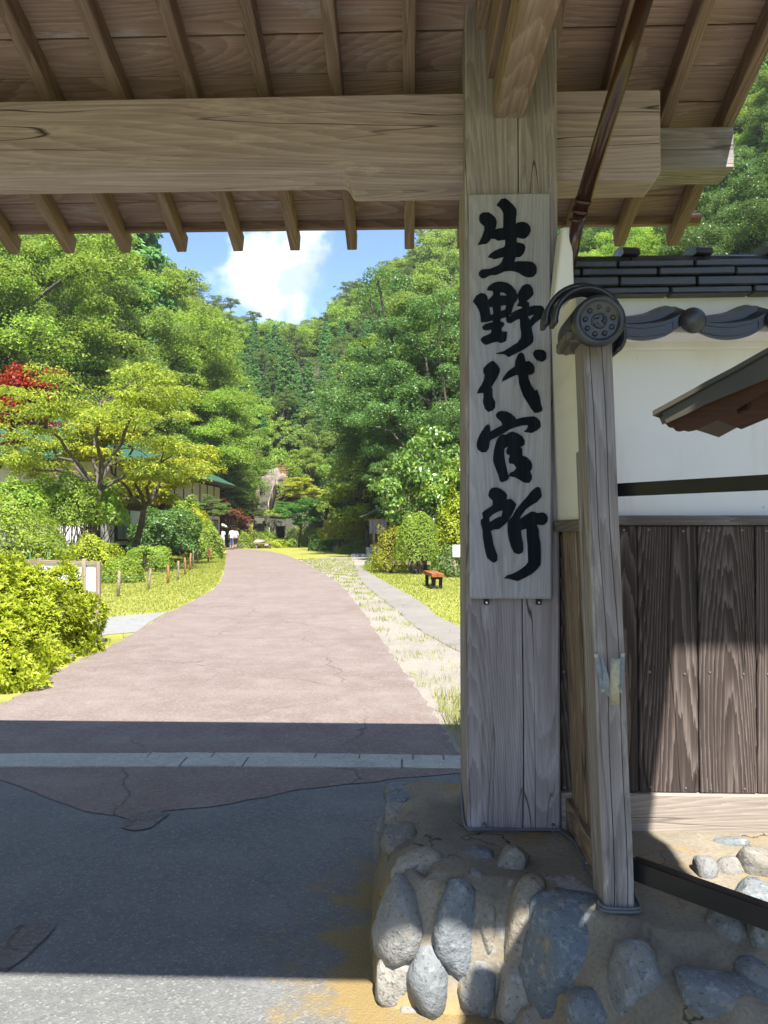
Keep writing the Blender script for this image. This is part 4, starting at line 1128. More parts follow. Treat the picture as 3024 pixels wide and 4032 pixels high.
# black steel barrier leaf hinged on the wing post
b_u0, b_u1 = at(2425, 1935, 2.36), at(3024, 1893, 1.98)
b_u1.z = b_u0.z = (b_u0.z + b_u1.z) / 2
b_l0, b_l1 = at(2480, 3452, 2.35), at(3024, 3588, 2.06)
b_l1.z = b_l0.z = (b_l0.z + b_l1.z) / 2
bars = thing('steel_barrier', (b_l0 + (b_l1 - b_l0) * 2.0).to_tuple()[:2] + (0.0,), 'black painted steel barrier of two rails fixed to the leaning post', 'barrier')
e_u = b_u0 + (b_u1 - b_u0) * 2.2
e_l = b_l0 + (b_l1 - b_l0) * 2.2
bar('rail', b_u0, e_u, .006, .040, M['black_steel'], bars, (0, 0, 1), .001)
nrm = Vector((-(b_l1 - b_l0).y, (b_l1 - b_l0).x, 0)).normalized()
bar('rail', b_l0, e_l, .006, .058, M['black_steel'], bars, (0, 0, 1), .001)
bar('rail_flange', b_l0 + nrm * .018 + Vector((0, 0, .026)), e_l + nrm * .018 + Vector((0, 0, .026)), .040, .006, M['black_steel'], bars, (0, 0, 1), .001)
bar('stile', (e_u.x, e_u.y, 0), (e_u.x, e_u.y, e_u.z + .03), .05, .05, M['black_steel'], bars, (1, 0, 0), .002)

# small roofed notice standing to the right; only the left slope of its roof reaches the picture
NY = 1.27
def nb(px, py): 
    p = at(px, py, NY); return (p.x, p.z)
notice = thing('roofed_notice', (.80, NY + .13, 0), 'small copper-edged roof of a brown timber notice stand', 'notice board')
top = [nb(2604, 1622), nb(2700, 1575), nb(2770, 1535), nb(2870, 1483), nb(2960, 1432), nb(3024, 1396), nb(3090, 1350), nb(3260, 1230)]
off = [nb(2624, 1666), nb(2700, 1632), nb(2780, 1592), nb(2880, 1550), nb(2960, 1517), nb(3024, 1492), nb(3090, 1455), nb(3260, 1350)]
apex = top[-1][0] + .01
def mirror(P): return [(2 * apex - x, z) for x, z in P]
def skew(me):                    # the stand is turned: its depth runs back and to the right
    for v in me.vertices: v.co.x += v.co.y * .75
    return me
for f in (lambda P: P, mirror):
    link('verge_flashing', prism_mesh('verge_flashing', f(top) + list(reversed(f(off))), .02), M['shade_copper'], notice, Matrix.Translation((0, NY, 0)))
    sc = [nb(2655, 1650), nb(2672, 1668), nb(2690, 1671), nb(2700, 1682), nb(2716, 1686), nb(2733, 1681), nb(2752, 1686), nb(2775, 1681), nb(2860, 1640), nb(2960, 1583), nb(3100, 1500), nb(3260, 1400), nb(3260, 1340), nb(3024, 1485), nb(2800, 1580)]
    link('barge_board', prism_mesh('barge_board', f(sc), .022), M['shade_board'], notice, Matrix.Translation((0, NY + .025, 0)))
    rf = [(x, z + .004) for x, z in f(top)]
    rf[0 if f(top)[0][0] < apex else 0] = (rf[0][0] - (.018 if rf[0][0] < apex else -.018), rf[0][1] - .012)
    link('roof_sheet', skew(prism_mesh('roof_sheet', rf + [(x, z + .008) for x, z in reversed(rf)], .30)), M['shade_copper'], notice, Matrix.Translation((0, NY - .012, 0)))
    und = [(x, z - .004) for x, z in f(off)[2:]]
    link('soffit', skew(prism_mesh('soffit', und + [(x, z + .01) for x, z in reversed(und)], .24)), M['shade_board'], notice, Matrix.Translation((0, NY + .05, 0)))
pz = nb(3000, 1550)[1]
box('post', (apex + .10, NY + .10, -.02), (apex + .16, NY + .16, pz + .12), M['shade_board'], notice, .004, 'Z')
box('tie_beam', (nb(3000, 1570)[0], NY + .05, pz - .02), (2 * apex - nb(3000, 1570)[0] + .1, NY + .10, pz + .03), M['shade_board'], notice, .004)
box('panel', (apex - .02, NY + .075, .95), (apex + .42, NY + .098, pz - .08), M['shade_board'], notice, .004)

# brown downpipe
P0, P1, P2 = at(2585, -160, 2.30), at(2283, 832, 2.74), at(2248, 1010, 2.80)
dp_ = thing('downpipe', P2, 'glossy brown downpipe slanting from the gate roof past the beam', 'downpipe')
tube('pipe', [P0, P1], .0275, M['pipe'], dp_, 20)
tube('pipe_foot', [P1, P2 + (P2 - P1) * .6], .0235, M['pipe'], dp_, 20)
dv = (P1 - P0).normalized()
for k in (-.035, .0, .03):
    tube('collar', [P1 + dv * (k - .006), P1 + dv * (k + .006)], .031, M['pipe'], dp_, 20)
# ------------------------------------------------------------------ vegetation builders
def unit(v): return v / np.maximum(np.linalg.norm(v, axis=-1, keepdims=True), 1e-9)
def leaf_quads(P, N, L, W, g, fold=.22, T=None, droop=0.0):
    """n separate folded leaves: P centres, N normals"""
    n = len(P)
    if T is None: T = unit(np.cross(N, g.normal(size=(n, 3))))
    else: T = unit(T - N * np.sum(T * N, 1, keepdims=True))
    B = np.cross(N, T)
    L = L * g.uniform(.5, 1.3, (n, 1)); W = W * g.uniform(.75, 1.2, (n, 1))
    base = P - T * L * .5; tip = P + T * L * .5 - N * L * droop
    le = P + B * W * .5 + N * W * fold - T * L * .04; ri = P - B * W * .5 + N * W * fold - T * L * .04
    V = np.stack([base, ri, tip, le], 1).reshape(-1, 3)
    return V, np.arange(4 * n).reshape(n, 4)
def clump_leaves(C, Rr, m, L, W, g, up=.55, jit=.42, flat=.65, inner=.35, tmode=None):
    """m leaves in each of the clumps C (k,3) of radius Rr (k)"""
    k = len(C)
    d = unit(g.normal(size=(k, m, 3)))
    d[..., 2] = np.where(d[..., 2] < -.35, -d[..., 2], d[..., 2])
    r = g.uniform(inner, 1.0, (k, m, 1)) ** .6
    r = r * (1 + .22 * np.sin(d[..., :1] * 7 + np.arange(k)[:, None, None]) * np.sin(d[..., 1:2] * 6))
    P = C[:, None, :] + d * r * Rr[:, None, None] * np.array([1, 1, flat])
    N = unit(d * (1 - up) + np.array([0, 0, up]) + g.normal(size=d.shape) * jit)
    T = None
    if tmode == 'out': T = (d + np.array([0, 0, -.35]) + g.normal(size=d.shape) * .3).reshape(-1, 3)
    return leaf_quads(P.reshape(-1, 3), N.reshape(-1, 3), L, W, g, T=T, droop=.12)
def merge(parts):
    V, F, o = [], [], 0
    for v, f in parts:
        v = np.asarray(v, float); f = np.asarray(f, int)
        V.append(v); F.append(f + o); o += len(v)
    return np.concatenate(V), np.concatenate(F)
def limb(p0, p1, r0, r1, g, wob=.08, n=5, sides=6):
    p0, p1 = np.array(p0, float), np.array(p1, float)
    L = np.linalg.norm(p1 - p0)
    pts = []
    for i in range(n + 1):
        t = i / n
        q = p0 + (p1 - p0) * t + np.array([0, 0, .12 * L * math.sin(math.pi * t)]) * .5
        if 0 < i < n: q = q + g.normal(size=3) * wob * L * .35
        pts.append(q)
    return tube_np(pts, [r0 + (r1 - r0) * i / n for i in range(n + 1)], sides)

PROTO = {}
def reg(kind, trunk, crown, mt, mc, H):
    a = from_np(kind + '_trunk', *trunk, True); a.materials.append(mt)
    b = None
    if crown is not None:
        b = from_np(kind + '_crown', *crown); b.materials.append(mc)
    PROTO.setdefault(kind, []).append((a, b, H))
def broad(kind, seed, mc, H=10.0, n=62, m=190, L=.30, W=.20, rad=(.40, .40, .36), cz=.60, cr=(.07, .135), up=.66, trunkr=.022, bot=-.55):
    g = np.random.default_rng(seed)
    d = unit(g.normal(size=(n * 3, 3)))
    d = d[d[:, 2] > bot][:n]; n = len(d)
    lob = 1 + .40 * np.sin(d[:, 0] * 3.1 + seed) * np.sin(d[:, 1] * 2.7 + seed * 2) + .12 * np.sin(d[:, 2] * 6 + seed)
    r = g.uniform(.42, 1.0, n) ** .55 * lob
    C = d * r[:, None] * np.array(rad) * H + np.array([0, 0, cz * H])
    Rr = g.uniform(*cr, n) * H
    crown = clump_leaves(C, Rr, m, L, W, g, up=up)
    tp = [(0, 0, -1.5), (.02 * H, 0, .12 * H), (g.normal() * .02 * H, g.normal() * .02 * H, .35 * H), (g.normal() * .04 * H, g.normal() * .04 * H, .62 * H), (0, 0, .85 * H)]
    parts = [tube_np(tp, [trunkr * H * k for k in (1.25, 1.0, .75, .45, .12)], 8)]
    for i in g.permutation(n)[:16]:
        z0 = g.uniform(.22, .6) * H
        t = z0 / (.85 * H)
        parts.append(limb((tp[2][0] * t, tp[2][1] * t, z0), C[i], trunkr * H * .42, .01 * H * .4, g, .1))
    reg(kind, merge(parts), crown, M['bark'], mc, H)
for s in range(3):
    broad('broad', 11 + s, M['lf_broad'], n=70 + 6 * s, m=200, L=.27, W=.17, rad=(.38 + .03 * s, .38, .37))
    broad('bright', 21 + s, M['lf_bright'], n=64, m=200, L=.27, W=.17, rad=(.40, .37 + .03 * s, .34), cz=.62)
    broad('darkev', 31 + s, M['lf_dark'], n=80, m=200, L=.26, W=.15, rad=(.34 + .03 * s, .36, .42), cz=.56, up=.35)
for s in range(1):
    broad('broad_fine', 41 + s, M['lf_broad'], n=190, m=580, L=.098, W=.056, cr=(.045, .088), rad=(.42, .40, .38))
    broad('dark_fine', 51 + s, M['lf_dark'], n=190, m=580, L=.098, W=.054, cr=(.045, .086), rad=(.38, .40, .43), cz=.55, up=.45)
    broad('bright_fine', 61 + s, M['lf_bright'], n=180, m=580, L=.098, W=.056, cr=(.045, .088), rad=(.42, .40, .36))
broad('undergrowth', 71, M['lf_broad'], H=4.0, n=50, m=120, L=.26, W=.16, rad=(.55, .5, .32), cz=.32, cr=(.10, .18), bot=-.2)
broad('undergrowth', 72, M['lf_bright'], H=4.0, n=50, m=120, L=.26, W=.16, rad=(.5, .55, .32), cz=.32, cr=(.10, .18), bot=-.2)

def conifer(kind, seed, mc, H, r0, n, m, L, W, cr, z0=.06, pw=.75, droop=.12, flat=.7):
    g = np.random.default_rng(seed)
    t = np.sort(g.uniform(0, 1, n)) ** .85
    z = z0 * H + t * (1 - z0) * H * .99
    an = np.arange(n) * 2.399 + g.normal(size=n) * .3
    rr = r0 * H * (1 - t) ** pw * g.uniform(.62, 1.0, n) + .012 * H
    C = np.stack([rr * np.cos(an), rr * np.sin(an), z - rr * droop], 1)
    Rr = (cr * H) * (.45 + .75 * (1 - t)) * g.uniform(.8, 1.25, n)
    crown = clump_leaves(C, Rr, m, L, W, g, up=.3, jit=.4, flat=flat, inner=.3, tmode='out')
    parts = [tube_np([(0, 0, -1.5), (0, 0, .4 * H), (0, 0, .97 * H)], [.017 * H, .011 * H, .002 * H], 7)]
    for i in range(0, n, 3): parts.append(limb((0, 0, z[i] + rr[i] * .1), C[i], .004 * H * (1.2 - t[i]), .0015 * H, g, .03, 2, 4))
    reg(kind, merge(parts), crown, M['bark'], mc, H)
for s in range(2):
    conifer('cedar', 81 + s, M['lf_cedar'], 22.0, .205, 330, 95, .42, .20, .038)
    conifer('cypress', 91 + s, M['lf_cypress'], 12.0, .17, 170, 70, .32, .15, .052, pw=.8)
def pine(seed, H=9.0):
    g = np.random.default_rng(seed)
    top = np.array([g.normal() * .08 * H, g.normal() * .08 * H, .96 * H])
    tp = [np.array([0, 0, -1.0]), np.array([g.normal() * .03 * H, g.normal() * .03 * H, .3 * H]), top * np.array([.6, .6, .66]), top]
    parts = [tube_np(tp, [.020 * H, .015 * H, .010 * H, .003 * H], 7)]
    C, Rr = [], []
    for i in range(22):
        t = g.uniform(.42, 1.0)
        p = tp[2] * (t / .66) if t < .66 else tp[2] + (top - tp[2]) * ((t - .66) / .34)
        an = i * 2.4; ln = H * .27 * (1.15 - t) * g.uniform(.6, 1.2) + .05 * H
        e = p + np.array([math.cos(an) * ln, math.sin(an) * ln, .04 * H])
        parts.append(limb(p, e, .006 * H, .002 * H, g, .06, 3, 5))
        for q in range(3):
            C.append(e + g.normal(size=3) * np.array([.045, .045, .012]) * H); Rr.append(.055 * H * g.uniform(.7, 1.2))
    crown = clump_leaves(np.array(C), np.array(Rr), 100, .26, .05, g, up=.5, jit=.8, flat=.42)
    reg('pine', merge(parts), crown, M['bark'], M['lf_pine'], H)
for s in (3, 4, 5): pine(s)
def bare(seed, H=6.0):
    g = np.random.default_rng(seed)
    parts = [tube_np([(0, 0, -1), (.1, 0, .4 * H), (.2, .1, .7 * H), (.1, 0, H)], [.09, .07, .04, .01], 6)]
    for i in range(26):
        z = g.uniform(.3, .95) * H; an = g.uniform(0, 6.28); ln = H * g.uniform(.12, .42)
        e = np.array([.1 + math.cos(an) * ln, math.sin(an) * ln, z + ln * g.uniform(.3, .9)])
        parts.append(limb((.1, 0, z), e, .03, .008, g, .15, 4, 4))
        for q in range(2):
            e2 = e + g.normal(size=3) * .12 * H; parts.append(limb(e * .6 + np.array([.04, 0, z * .4]), e2, .014, .005, g, .15, 3, 4))
    reg('bare', merge(parts), None, M['bark_pale'], None, H)
bare(7)

def place(kind, name, x, y, H, label, cat='tree', group=None, var=None, rot=None, z=None, wide=1.0):
    P = PROTO[kind]
    tm, cm, H0 = P[random.randrange(len(P)) if var is None else var % len(P)]
    s = H / H0
    z = float(ground_h(x, y)) if z is None else z
    o = thing(name, (x, y, z - .02), label, cat, group)
    o.rotation_euler = (0, 0, random.uniform(0, 6.28) if rot is None else rot)
    o.scale = (s * wide, s * wide, s)
    t = bpy.data.objects.new('trunk', tm); COL.objects.link(t); t.parent = o
    if cm is not None:
        c = bpy.data.objects.new('crown', cm); COL.objects.link(c); c.parent = o
    return o
def bx(px, Y): return at(px, 2085, Y).x

# ------------------------------------------------------------------ shrubs
def dome_points(n, rx, ry, h, g, lump=.16, z0=0.0, seed=0, box_=0.0):
    d = unit(g.normal(size=(int(n * 1.9), 3)))
    d = d[d[:, 2] > -.18][:n]
    if box_: d = unit(np.sign(d) * np.abs(d) ** (1 - box_))
    k = 1 + lump * (np.sin(d[:, 0] * 6 + seed) * np.sin(d[:, 1] * 5.3 + seed * 1.7) + .6 * np.sin(d[:, 2] * 9 + d[:, 0] * 7 + seed))
    ext = 1.0
    if box_: ext = (1 / np.max(np.abs(d), axis=1)) ** box_
    dep = 1 - np.abs(g.normal(size=len(d))) * .07
    P = d * (k * dep * ext)[:, None] * np.array([rx, ry, h - z0]) + np.array([0, 0, z0])
    nrm = unit(d / np.array([rx, ry, h - z0]))
    return P, nrm
def stems(n, rx, ry, h, g, r=.012, zs=.75):
    parts = []
    for i in range(n):
        an = g.uniform(0, 6.28); rr = g.uniform(.3, .85)
        e = (math.cos(an) * rx * rr, math.sin(an) * ry * rr, h * g.uniform(.45, zs + .1))
        b = (math.cos(an) * rx * .12 * g.uniform(0, 2), math.sin(an) * ry * .12 * g.uniform(0, 2), -.05)
        parts.append(limb(b, e, r * g.uniform(.7, 1.3), r * .3, g, .12, 4, 5))
        for q in range(2):
            e2 = np.array(e) + g.normal(size=3) * np.array([rx, ry, h]) * .2
            parts.append(limb(np.array(b) * .4 + np.array(e) * .6, e2, r * .5, r * .2, g, .1, 3, 4))
    return merge(parts)
def rosettes(P, N, k, L, W, g, tilt=.55):
    """whorls of k leaves pointing out round each shoot tip"""
    n = len(P)
    N = unit(N + g.normal(size=N.shape) * .35 + np.array([0, 0, .35]))
    A = unit(np.cross(N, g.normal(size=N.shape))); B = np.cross(N, A)
    out = []
    for i in range(k):
        an = 2 * math.pi * i / k + g.uniform(-.3, .3, (n, 1))
        rad = A * np.cos(an) + B * np.sin(an)
        up = tilt + g.uniform(-.25, .3, (n, 1))
        T = unit(rad * np.cos(up) + N * np.sin(up))
        Nn = unit(N * np.cos(up) - rad * np.sin(up))
        Lk = L * g.uniform(.75, 1.2, (n, 1))
        out.append(leaf_quads(P + T * Lk * .5, Nn, L, W, g, T=T, fold=.18, droop=.1))
    return merge(out)
def shrub(name, label, x, y, rx, ry, h, mat, nleaf, L, W, z0=0.0, cat='shrub', group=None, seed=1, k=1, lump=.16, nst=14, box_=0.0, trunk_r=.014, z=None, rot=0.0):
    g = np.random.default_rng(seed)
    P, N = dome_points(nleaf, rx, ry, h, g, lump, z0, seed, box_)
    if k > 1: V, F = rosettes(P, N, k, L, W, g)
    else: V, F = leaf_quads(P, unit(N + g.normal(size=N.shape) * .55 + np.array([0, 0, .3])), L, W, g)
    z = float(ground_h(x, y)) if z is None else z
    o = thing(name, (x, y, z), label, cat, group)
    o.rotation_euler = (0, 0, rot)
    Mw = o.matrix_basis.copy() if False else Matrix.Translation((x, y, z)) @ Matrix.Rotation(rot, 4, 'Z')
    link('foliage', from_np('foliage', V, F), mat, o, Mw)
    if nst: link('stems', from_np('stems', *stems(nst, rx, ry, h, g, trunk_r), True), M['bark'], o, Mw)
    return o

# big azalea beside the lane: one plant of several lobes
g = np.random.default_rng(5)
az_parts, az_st = [], []
for i, (x, y, rx, ry, h, n) in enumerate([(-4.5, 7.45, .85, .8, .74, 5200), (-4.6, 8.9, .72, .7, .86, 4800), (-5.4, 8.7, 1.0, .95, 1.16, 5200), (-4.6, 9.9, .5, .5, .97, 3000), (-5.6, 7.2, 1.1, 1.0, .95, 3800)]):
    P, N = dome_points(int(n * .72), rx, ry, h, g, .24, .12, i + 2)
    v, f = rosettes(P, N, 5, .074, .027, g)
    az_parts.append((v + np.array([x, y, 0]), f))
    v, f = stems(16, rx, ry, h, g, .012)
    az_st.append((v + np.array([x, y, 0]), f))
az = thing('azalea', (-4.6, 8.4, 0), 'large yellow-green azalea mound spilling over the lane edge', 'shrub')
link('foliage', from_np('foliage', *merge(az_parts)), M['lf_azalea'], az)
link('stems', from_np('stems', *merge(az_st), True), M['bark'], az)

GS = 'clipped shrubs on the left lawn'
shrub('clipped_shrub', 'rounded green shrub behind the azalea and framed panel', bx(30, 17), 17, 1.3, 1.2, 2.0, M['lf_shrub'], 7000, .085, .045, .25, seed=11, k=1, nst=10)
shrub('clipped_shrub', 'small bare-footed round shrub beside the framed panel', bx(165, 18.5), 18.5, .72, .7, 1.75, M['lf_shrub'], 3800, .075, .04, .55, seed=12, nst=10)
shrub('clipped_shrub', 'small low shrub in front of the rounded green shrub', bx(40, 15.5), 15.5, .55, .5, 1.05, M['lf_shrub'], 1800, .07, .04, .2, seed=19, nst=8)
shrub('azalea', 'wide light green azalea mound behind the framed panel', bx(365, 24), 24, 1.15, .9, 1.28, M['lf_azalea'], 4200, .10, .045, .15, seed=13, nst=8)
shrub('clipped_hedge', 'flat-topped clipped hedge block beside the slender trunk', bx(592, 27), 27, .82, .6, .95, M['lf_shrub'], 5200, .085, .04, .1, seed=14, lump=.05, box_=.5, nst=8)
shrub('clipped_shrub', 'low clipped mound in front of the flat-topped hedge', bx(480, 21.5), 21.5, .62, .55, .74, M['lf_shrub'], 3000, .075, .04, .05, seed=15, lump=.08, nst=6)
shrub('bushy_shrub', 'big dark multi-stemmed bush behind the flat-topped hedge', bx(650, 37), 37, 1.75, 1.3, 2.5, M['lf_dark'], 7500, .15, .085, .8, seed=16, nst=26, trunk_r=.025)
shrub('bushy_shrub', 'green bush at the far end of the rope fence', bx(805, 39), 39, .95, .85, 1.75, M['lf_shrub'], 4200, .12, .06, .25, seed=17, nst=14)
shrub('bushy_shrub', 'yellowish bush overhanging the lane past the dark bush', bx(770, 40.5), 40.5, .9, .8, 2.55, M['lf_yellow'], 3200, .14, .07, 1.2, seed=18, nst=10)
shrub('bushy_shrub', 'tall light green bush before the front of the house', bx(715, 43), 43, 1.3, 1.1, 3.3, M['lf_bright'], 5200, .15, .08, 1.2, seed=21, nst=12, trunk_r=.03)
for i, (px, Y, h, r) in enumerate([(60, 25, 3.1, 1.1), (170, 27, 3.3, 1.1), (285, 26.5, 3.4, 1.05), (385, 28, 3.3, 1.0)]):
    shrub('small_tree', 'small multi-stemmed tree with clipped green head behind the mounds', bx(px, Y), Y, r, r * .9, h, M['lf_bright'], 4200, .12, .065, 1.9, 'tree', 'multi-stemmed trees behind the clipped mounds', seed=30 + i, nst=12, trunk_r=.032)
# right side
shrub('topiary', 'round clipped topiary ball on a pale trunk by the red bench', bx(1640, 26), 26, .78, .76, 2.12, M['lf_shrub'], 6500, .075, .036, .72, seed=41, lump=.06, nst=16, trunk_r=.03)
shrub('bushy_shrub', 'yellow-green loose bush left of the topiary ball', bx(1535, 26.5), 26.5, .62, .6, 1.62, M['lf_yellow'], 3000, .085, .036, .35, seed=42, nst=14)
shrub('bushy_shrub', 'tall yellow-green bush beside the gate post edge', bx(1790, 27), 27, .85, .8, 2.65, M['lf_azalea'], 4200, .11, .045, .3, seed=43, k=1, nst=10)
shrub('bushy_shrub', 'dark low bush under the tall yellow-green bush', bx(1770, 24.5), 24.5, .6, .5, .95, M['lf_dark'], 1800, .10, .045, .05, seed=44, nst=6)
shrub('bushy_shrub', 'bushy olive shrub on bare stems before the roofed notice', bx(1352, 55), 55, 1.55, 1.4, 2.55, M['lf_yellow'], 6500, .13, .065, 1.05, seed=45, nst=26, trunk_r=.03)
shrub('bushy_shrub', 'round blue-green bush behind the stub posts', bx(1262, 56), 56, .8, .75, 1.55, M['lf_fern'], 2600, .12, .06, .1, seed=46, nst=4)
shrub('fern', 'low bright fern clump behind the stub posts', bx(1270, 53), 53, .95, .6, .85, M['lf_fern'], 2000, .16, .05, .0, seed=47, nst=3, cat='plant')
shrub('bushy_shrub', 'low brownish bush beside the stone base of the notice', bx(1385, 47), 47, .95, .6, .72, M['lf_pine'], 2400, .09, .045, .0, seed=48, nst=6)
shrub('bushy_shrub', 'low tufty bush at the bend of the side path', bx(1488, 31), 31, .55, .45, .55, M['lf_shrub'], 1500, .08, .035, .0, seed=49, nst=5)
for i, (px, Y, r, h, mt) in enumerate([(958, 61, 1.0, 1.25, 'lf_shrub'), (1002, 62.5, 1.0, 1.45, 'lf_shrub'), (930, 63.5, .9, 1.6, 'lf_pine'), (1078, 63, 1.2, .75, 'lf_azalea'), (1130, 66, .9, .8, 'lf_shrub'), (1050, 67, .9, 1.5, 'lf_shrub'), (1160, 67.5, 1.0, 1.7, 'lf_bright'), (1220, 68, 1.2, 2.0, 'lf_shrub'), (1075, 66.5, .7, .9, 'lf_pine')]):
    shrub('bushy_shrub', 'small bush on the rock garden at the lane end', bx(px, Y), Y, r, r * .8, h, M[mt], 2200, .14, .07, .05, group='bushes on the rock garden', seed=50 + i, nst=6)

# camellia with large glossy leaves
broad('camellia', 101, M['lf_camellia'], H=4.6, n=95, m=62, L=.185, W=.10, rad=(.47, .45, .42), cz=.56, cr=(.10, .16), up=.35, bot=-.8)
place('camellia', 'camellia_tree', bx(1665, 28), 28, 4.9, 'glossy large-leaved camellia tree rising behind the topiary ball', rot=.4, wide=.82)
broad('lightbush', 103, M['lf_bright'], H=3.4, n=80, m=120, L=.13, W=.07, rad=(.40, .40, .42), cz=.55, cr=(.09, .14), up=.35, bot=-.8)
place('lightbush', 'young_tree', bx(1440, 48), 48, 6.4, 'light green feathery young tree beside the camellia', rot=.4)
place('lightbush', 'young_tree', bx(1800, 29), 29, 4.3, 'light green young tree between camellia and gate post', rot=2.4)

# spreading cherry with open limbs
def spreading(kind, seed, H, R0, mc, nl, n2, L, W, m, zc=(.55, 1.0), mt='bark', trunk_h=.42, flat=.36, cr=.11):
    g = np.random.default_rng(seed)
    fork = np.array([.04 * H, 0, trunk_h * H])
    parts = [tube_np([(0, 0, -.5), (-.01 * H, 0, .15 * H), (.02 * H, 0, .3 * H), tuple(fork)], [.026 * H, .022 * H, .019 * H, .017 * H], 9)]
    C, Rr = [], []
    for i in range(nl):
        an = 2 * math.pi * i / nl + g.uniform(-.3, .3); rr = R0 * g.uniform(.35, .6)
        z = H * g.uniform(zc[0] + .05, zc[1] - .12)
        k1 = np.array([math.cos(an) * rr, math.sin(an) * rr, z])
        parts.append(limb(fork, k1, .012 * H, .006 * H, g, .13, 5, 7))
        for q in range(n2):
            a2 = an + g.uniform(-.9, .9); r2 = R0 * g.uniform(.55, 1.0)
            e = np.array([math.cos(a2) * r2, math.sin(a2) * r2, np.clip(z + H * g.uniform(-.16, .16) + .04 * H, zc[0] * H, zc[1] * H)])
            parts.append(limb(k1, e, .005 * H, .0015 * H, g, .1, 4, 5))
            for w in range(4):
                t = g.uniform(.35, 1.05); C.append(k1 + (e - k1) * t + g.normal(size=3) * .04 * H * np.array([1, 1, .4])); Rr.append(cr * H * g.uniform(.6, 1.15))
    crown = clump_leaves(np.array(C), np.array(Rr), m, L, W, g, up=.55, jit=.5, flat=flat, tmode='out')
    reg(kind, merge(parts), crown, M[mt], mc, H)
spreading('cherry', 5, 7.6, 4.3, M['lf_cherry'], 8, 6, .15, .055, 150, zc=(.48, 1.0))
place('cherry', 'cherry_tree', bx(365, 27), 27, 6.9, 'spreading cherry tree with open grey limbs before the green-roofed house', rot=1.2)
spreading('yellowtree', 9, 5.4, 2.7, M['lf_yellow'], 7, 6, .17, .065, 90, zc=(.42, 1.0), trunk_h=.45, cr=.12)
place('yellowtree', 'slender_tree', bx(540, 31), 31, 5.4, 'slender yellow-green tree with straight trunk by the clipped hedge', rot=.3, wide=1.25)
spreading('redmaple', 14, 8.6, 2.9, M['lf_red'], 6, 6, .16, .10, 120, zc=(.45, 1.0), cr=.09)
place('redmaple', 'red_maple', bx(-70, 28.5), 28.5, 7.8, 'red-leaved maple behind the spreading cherry tree')
spreading('greenmaple', 17, 4.2, 2.4, M['lf_fern'], 7, 6, .14, .07, 130, zc=(.45, 1.0), trunk_h=.40, cr=.12)
place('greenmaple', 'green_maple', bx(1178, 64), 64, 3.9, 'bright green maple shading the tunnel mouth', rot=.5)
spreading('yellowmaple', 19, 5.0, 3.2, M['lf_yellow'], 8, 6, .15, .075, 130, zc=(.35, 1.0), trunk_h=.30, cr=.12)
place('yellowmaple', 'yellow_maple', bx(1225, 75), 75, 4.6, 'yellowing maple on the terrace above the tunnel mouth', rot=.5)
place('greenmaple', 'maple', bx(1290, 68), 68, 4.2, 'green maple behind the olive shrub', rot=2.5)
spreading('rustmaple', 23, 4.0, 1.7, leaf('rusty maple leaves', (.16, .05, .02), (.25, .11, .035), (.16, .16, .03), trans=.35, var=.1), 6, 5, .14, .08, 90, zc=(.4, 1.0))
place('rustmaple', 'rusty_maple', bx(905, 63), 63, 4.0, 'rusty red maple at the corner of the green-roofed house')
place('pine', 'garden_pine', bx(975, 65), 65, 4.3, 'low spreading garden pine before the stone steps', var=0, wide=1.5)
place('pine', 'garden_pine', bx(935, 66), 66, 5.6, 'taller garden pine beside the rusty maple', var=1, wide=1.25)
place('pine', 'garden_pine', bx(835, 44), 44, 3.6, 'pale-limbed pine in front of the house front', var=2, wide=1.2)

# ------------------------------------------------------------------ forest
GL = 'trees on the valley slopes'
manual = [('cedar', 'cedar_tree', 455, 63, 31, 'tall bright cedar crown standing above the left slope trees', 1.3),
          ('bright_fine', 'broadleaf_tree', 520, 61, 17, None, 1.1), ('bright_fine', 'broadleaf_tree', 690, 63, 15, None, 1.05), ('bright_fine', 'broadleaf_tree', 610, 66, 20, None, 1.0),
          ('broad_fine', 'broadleaf_tree', 780, 70, 12, None, 1.0), ('bright_fine', 'broadleaf_tree', 740, 76, 13, None, 1.0), ('broad_fine', 'broadleaf_tree', 860, 76, 6.5, None, 1.1),
          ('broad_fine', 'broadleaf_tree', 250, 52, 19, None, 1.0), ('bright_fine', 'broadleaf_tree', 90, 54, 22, None, 1.0), ('broad_fine', 'broadleaf_tree', 400, 58, 17, None, 1.0), ('bright_fine', 'broadleaf_tree', -60, 50, 22, None, 1.0), ('broad_fine', 'broadleaf_tree', 180, 62, 22, None, 1.0), ('bright_fine', 'broadleaf_tree', 330, 66, 22, None, 1.0),
          ('dark_fine', 'evergreen_tree', 1760, 40, 12, None, 1.0), ('dark_fine', 'evergreen_tree', 1690, 45, 15, None, 1.0), ('dark_fine', 'evergreen_tree', 1740, 52, 17, None, 1.0), ('broad_fine', 'broadleaf_tree', 1820, 47, 16, None, 1.0),
          ('dark_fine', 'evergreen_tree', 1620, 54, 15, None, .95), ('dark_fine', 'evergreen_tree', 1660, 58, 18, None, 1.0), ('broad_fine', 'broadleaf_tree', 1560, 68, 13, None, 1.0), ('bright_fine', 'broadleaf_tree', 1640, 66, 17, None, 1.0),
          ('dark_fine', 'evergreen_tree', 1590, 47, 7.5, None, 1.0), ('dark_fine', 'evergreen_tree', 1540, 56, 7, None, 1.0), ('dark_fine', 'evergreen_tree', 1690, 37, 6.5, None, 1.0)]
placed = []
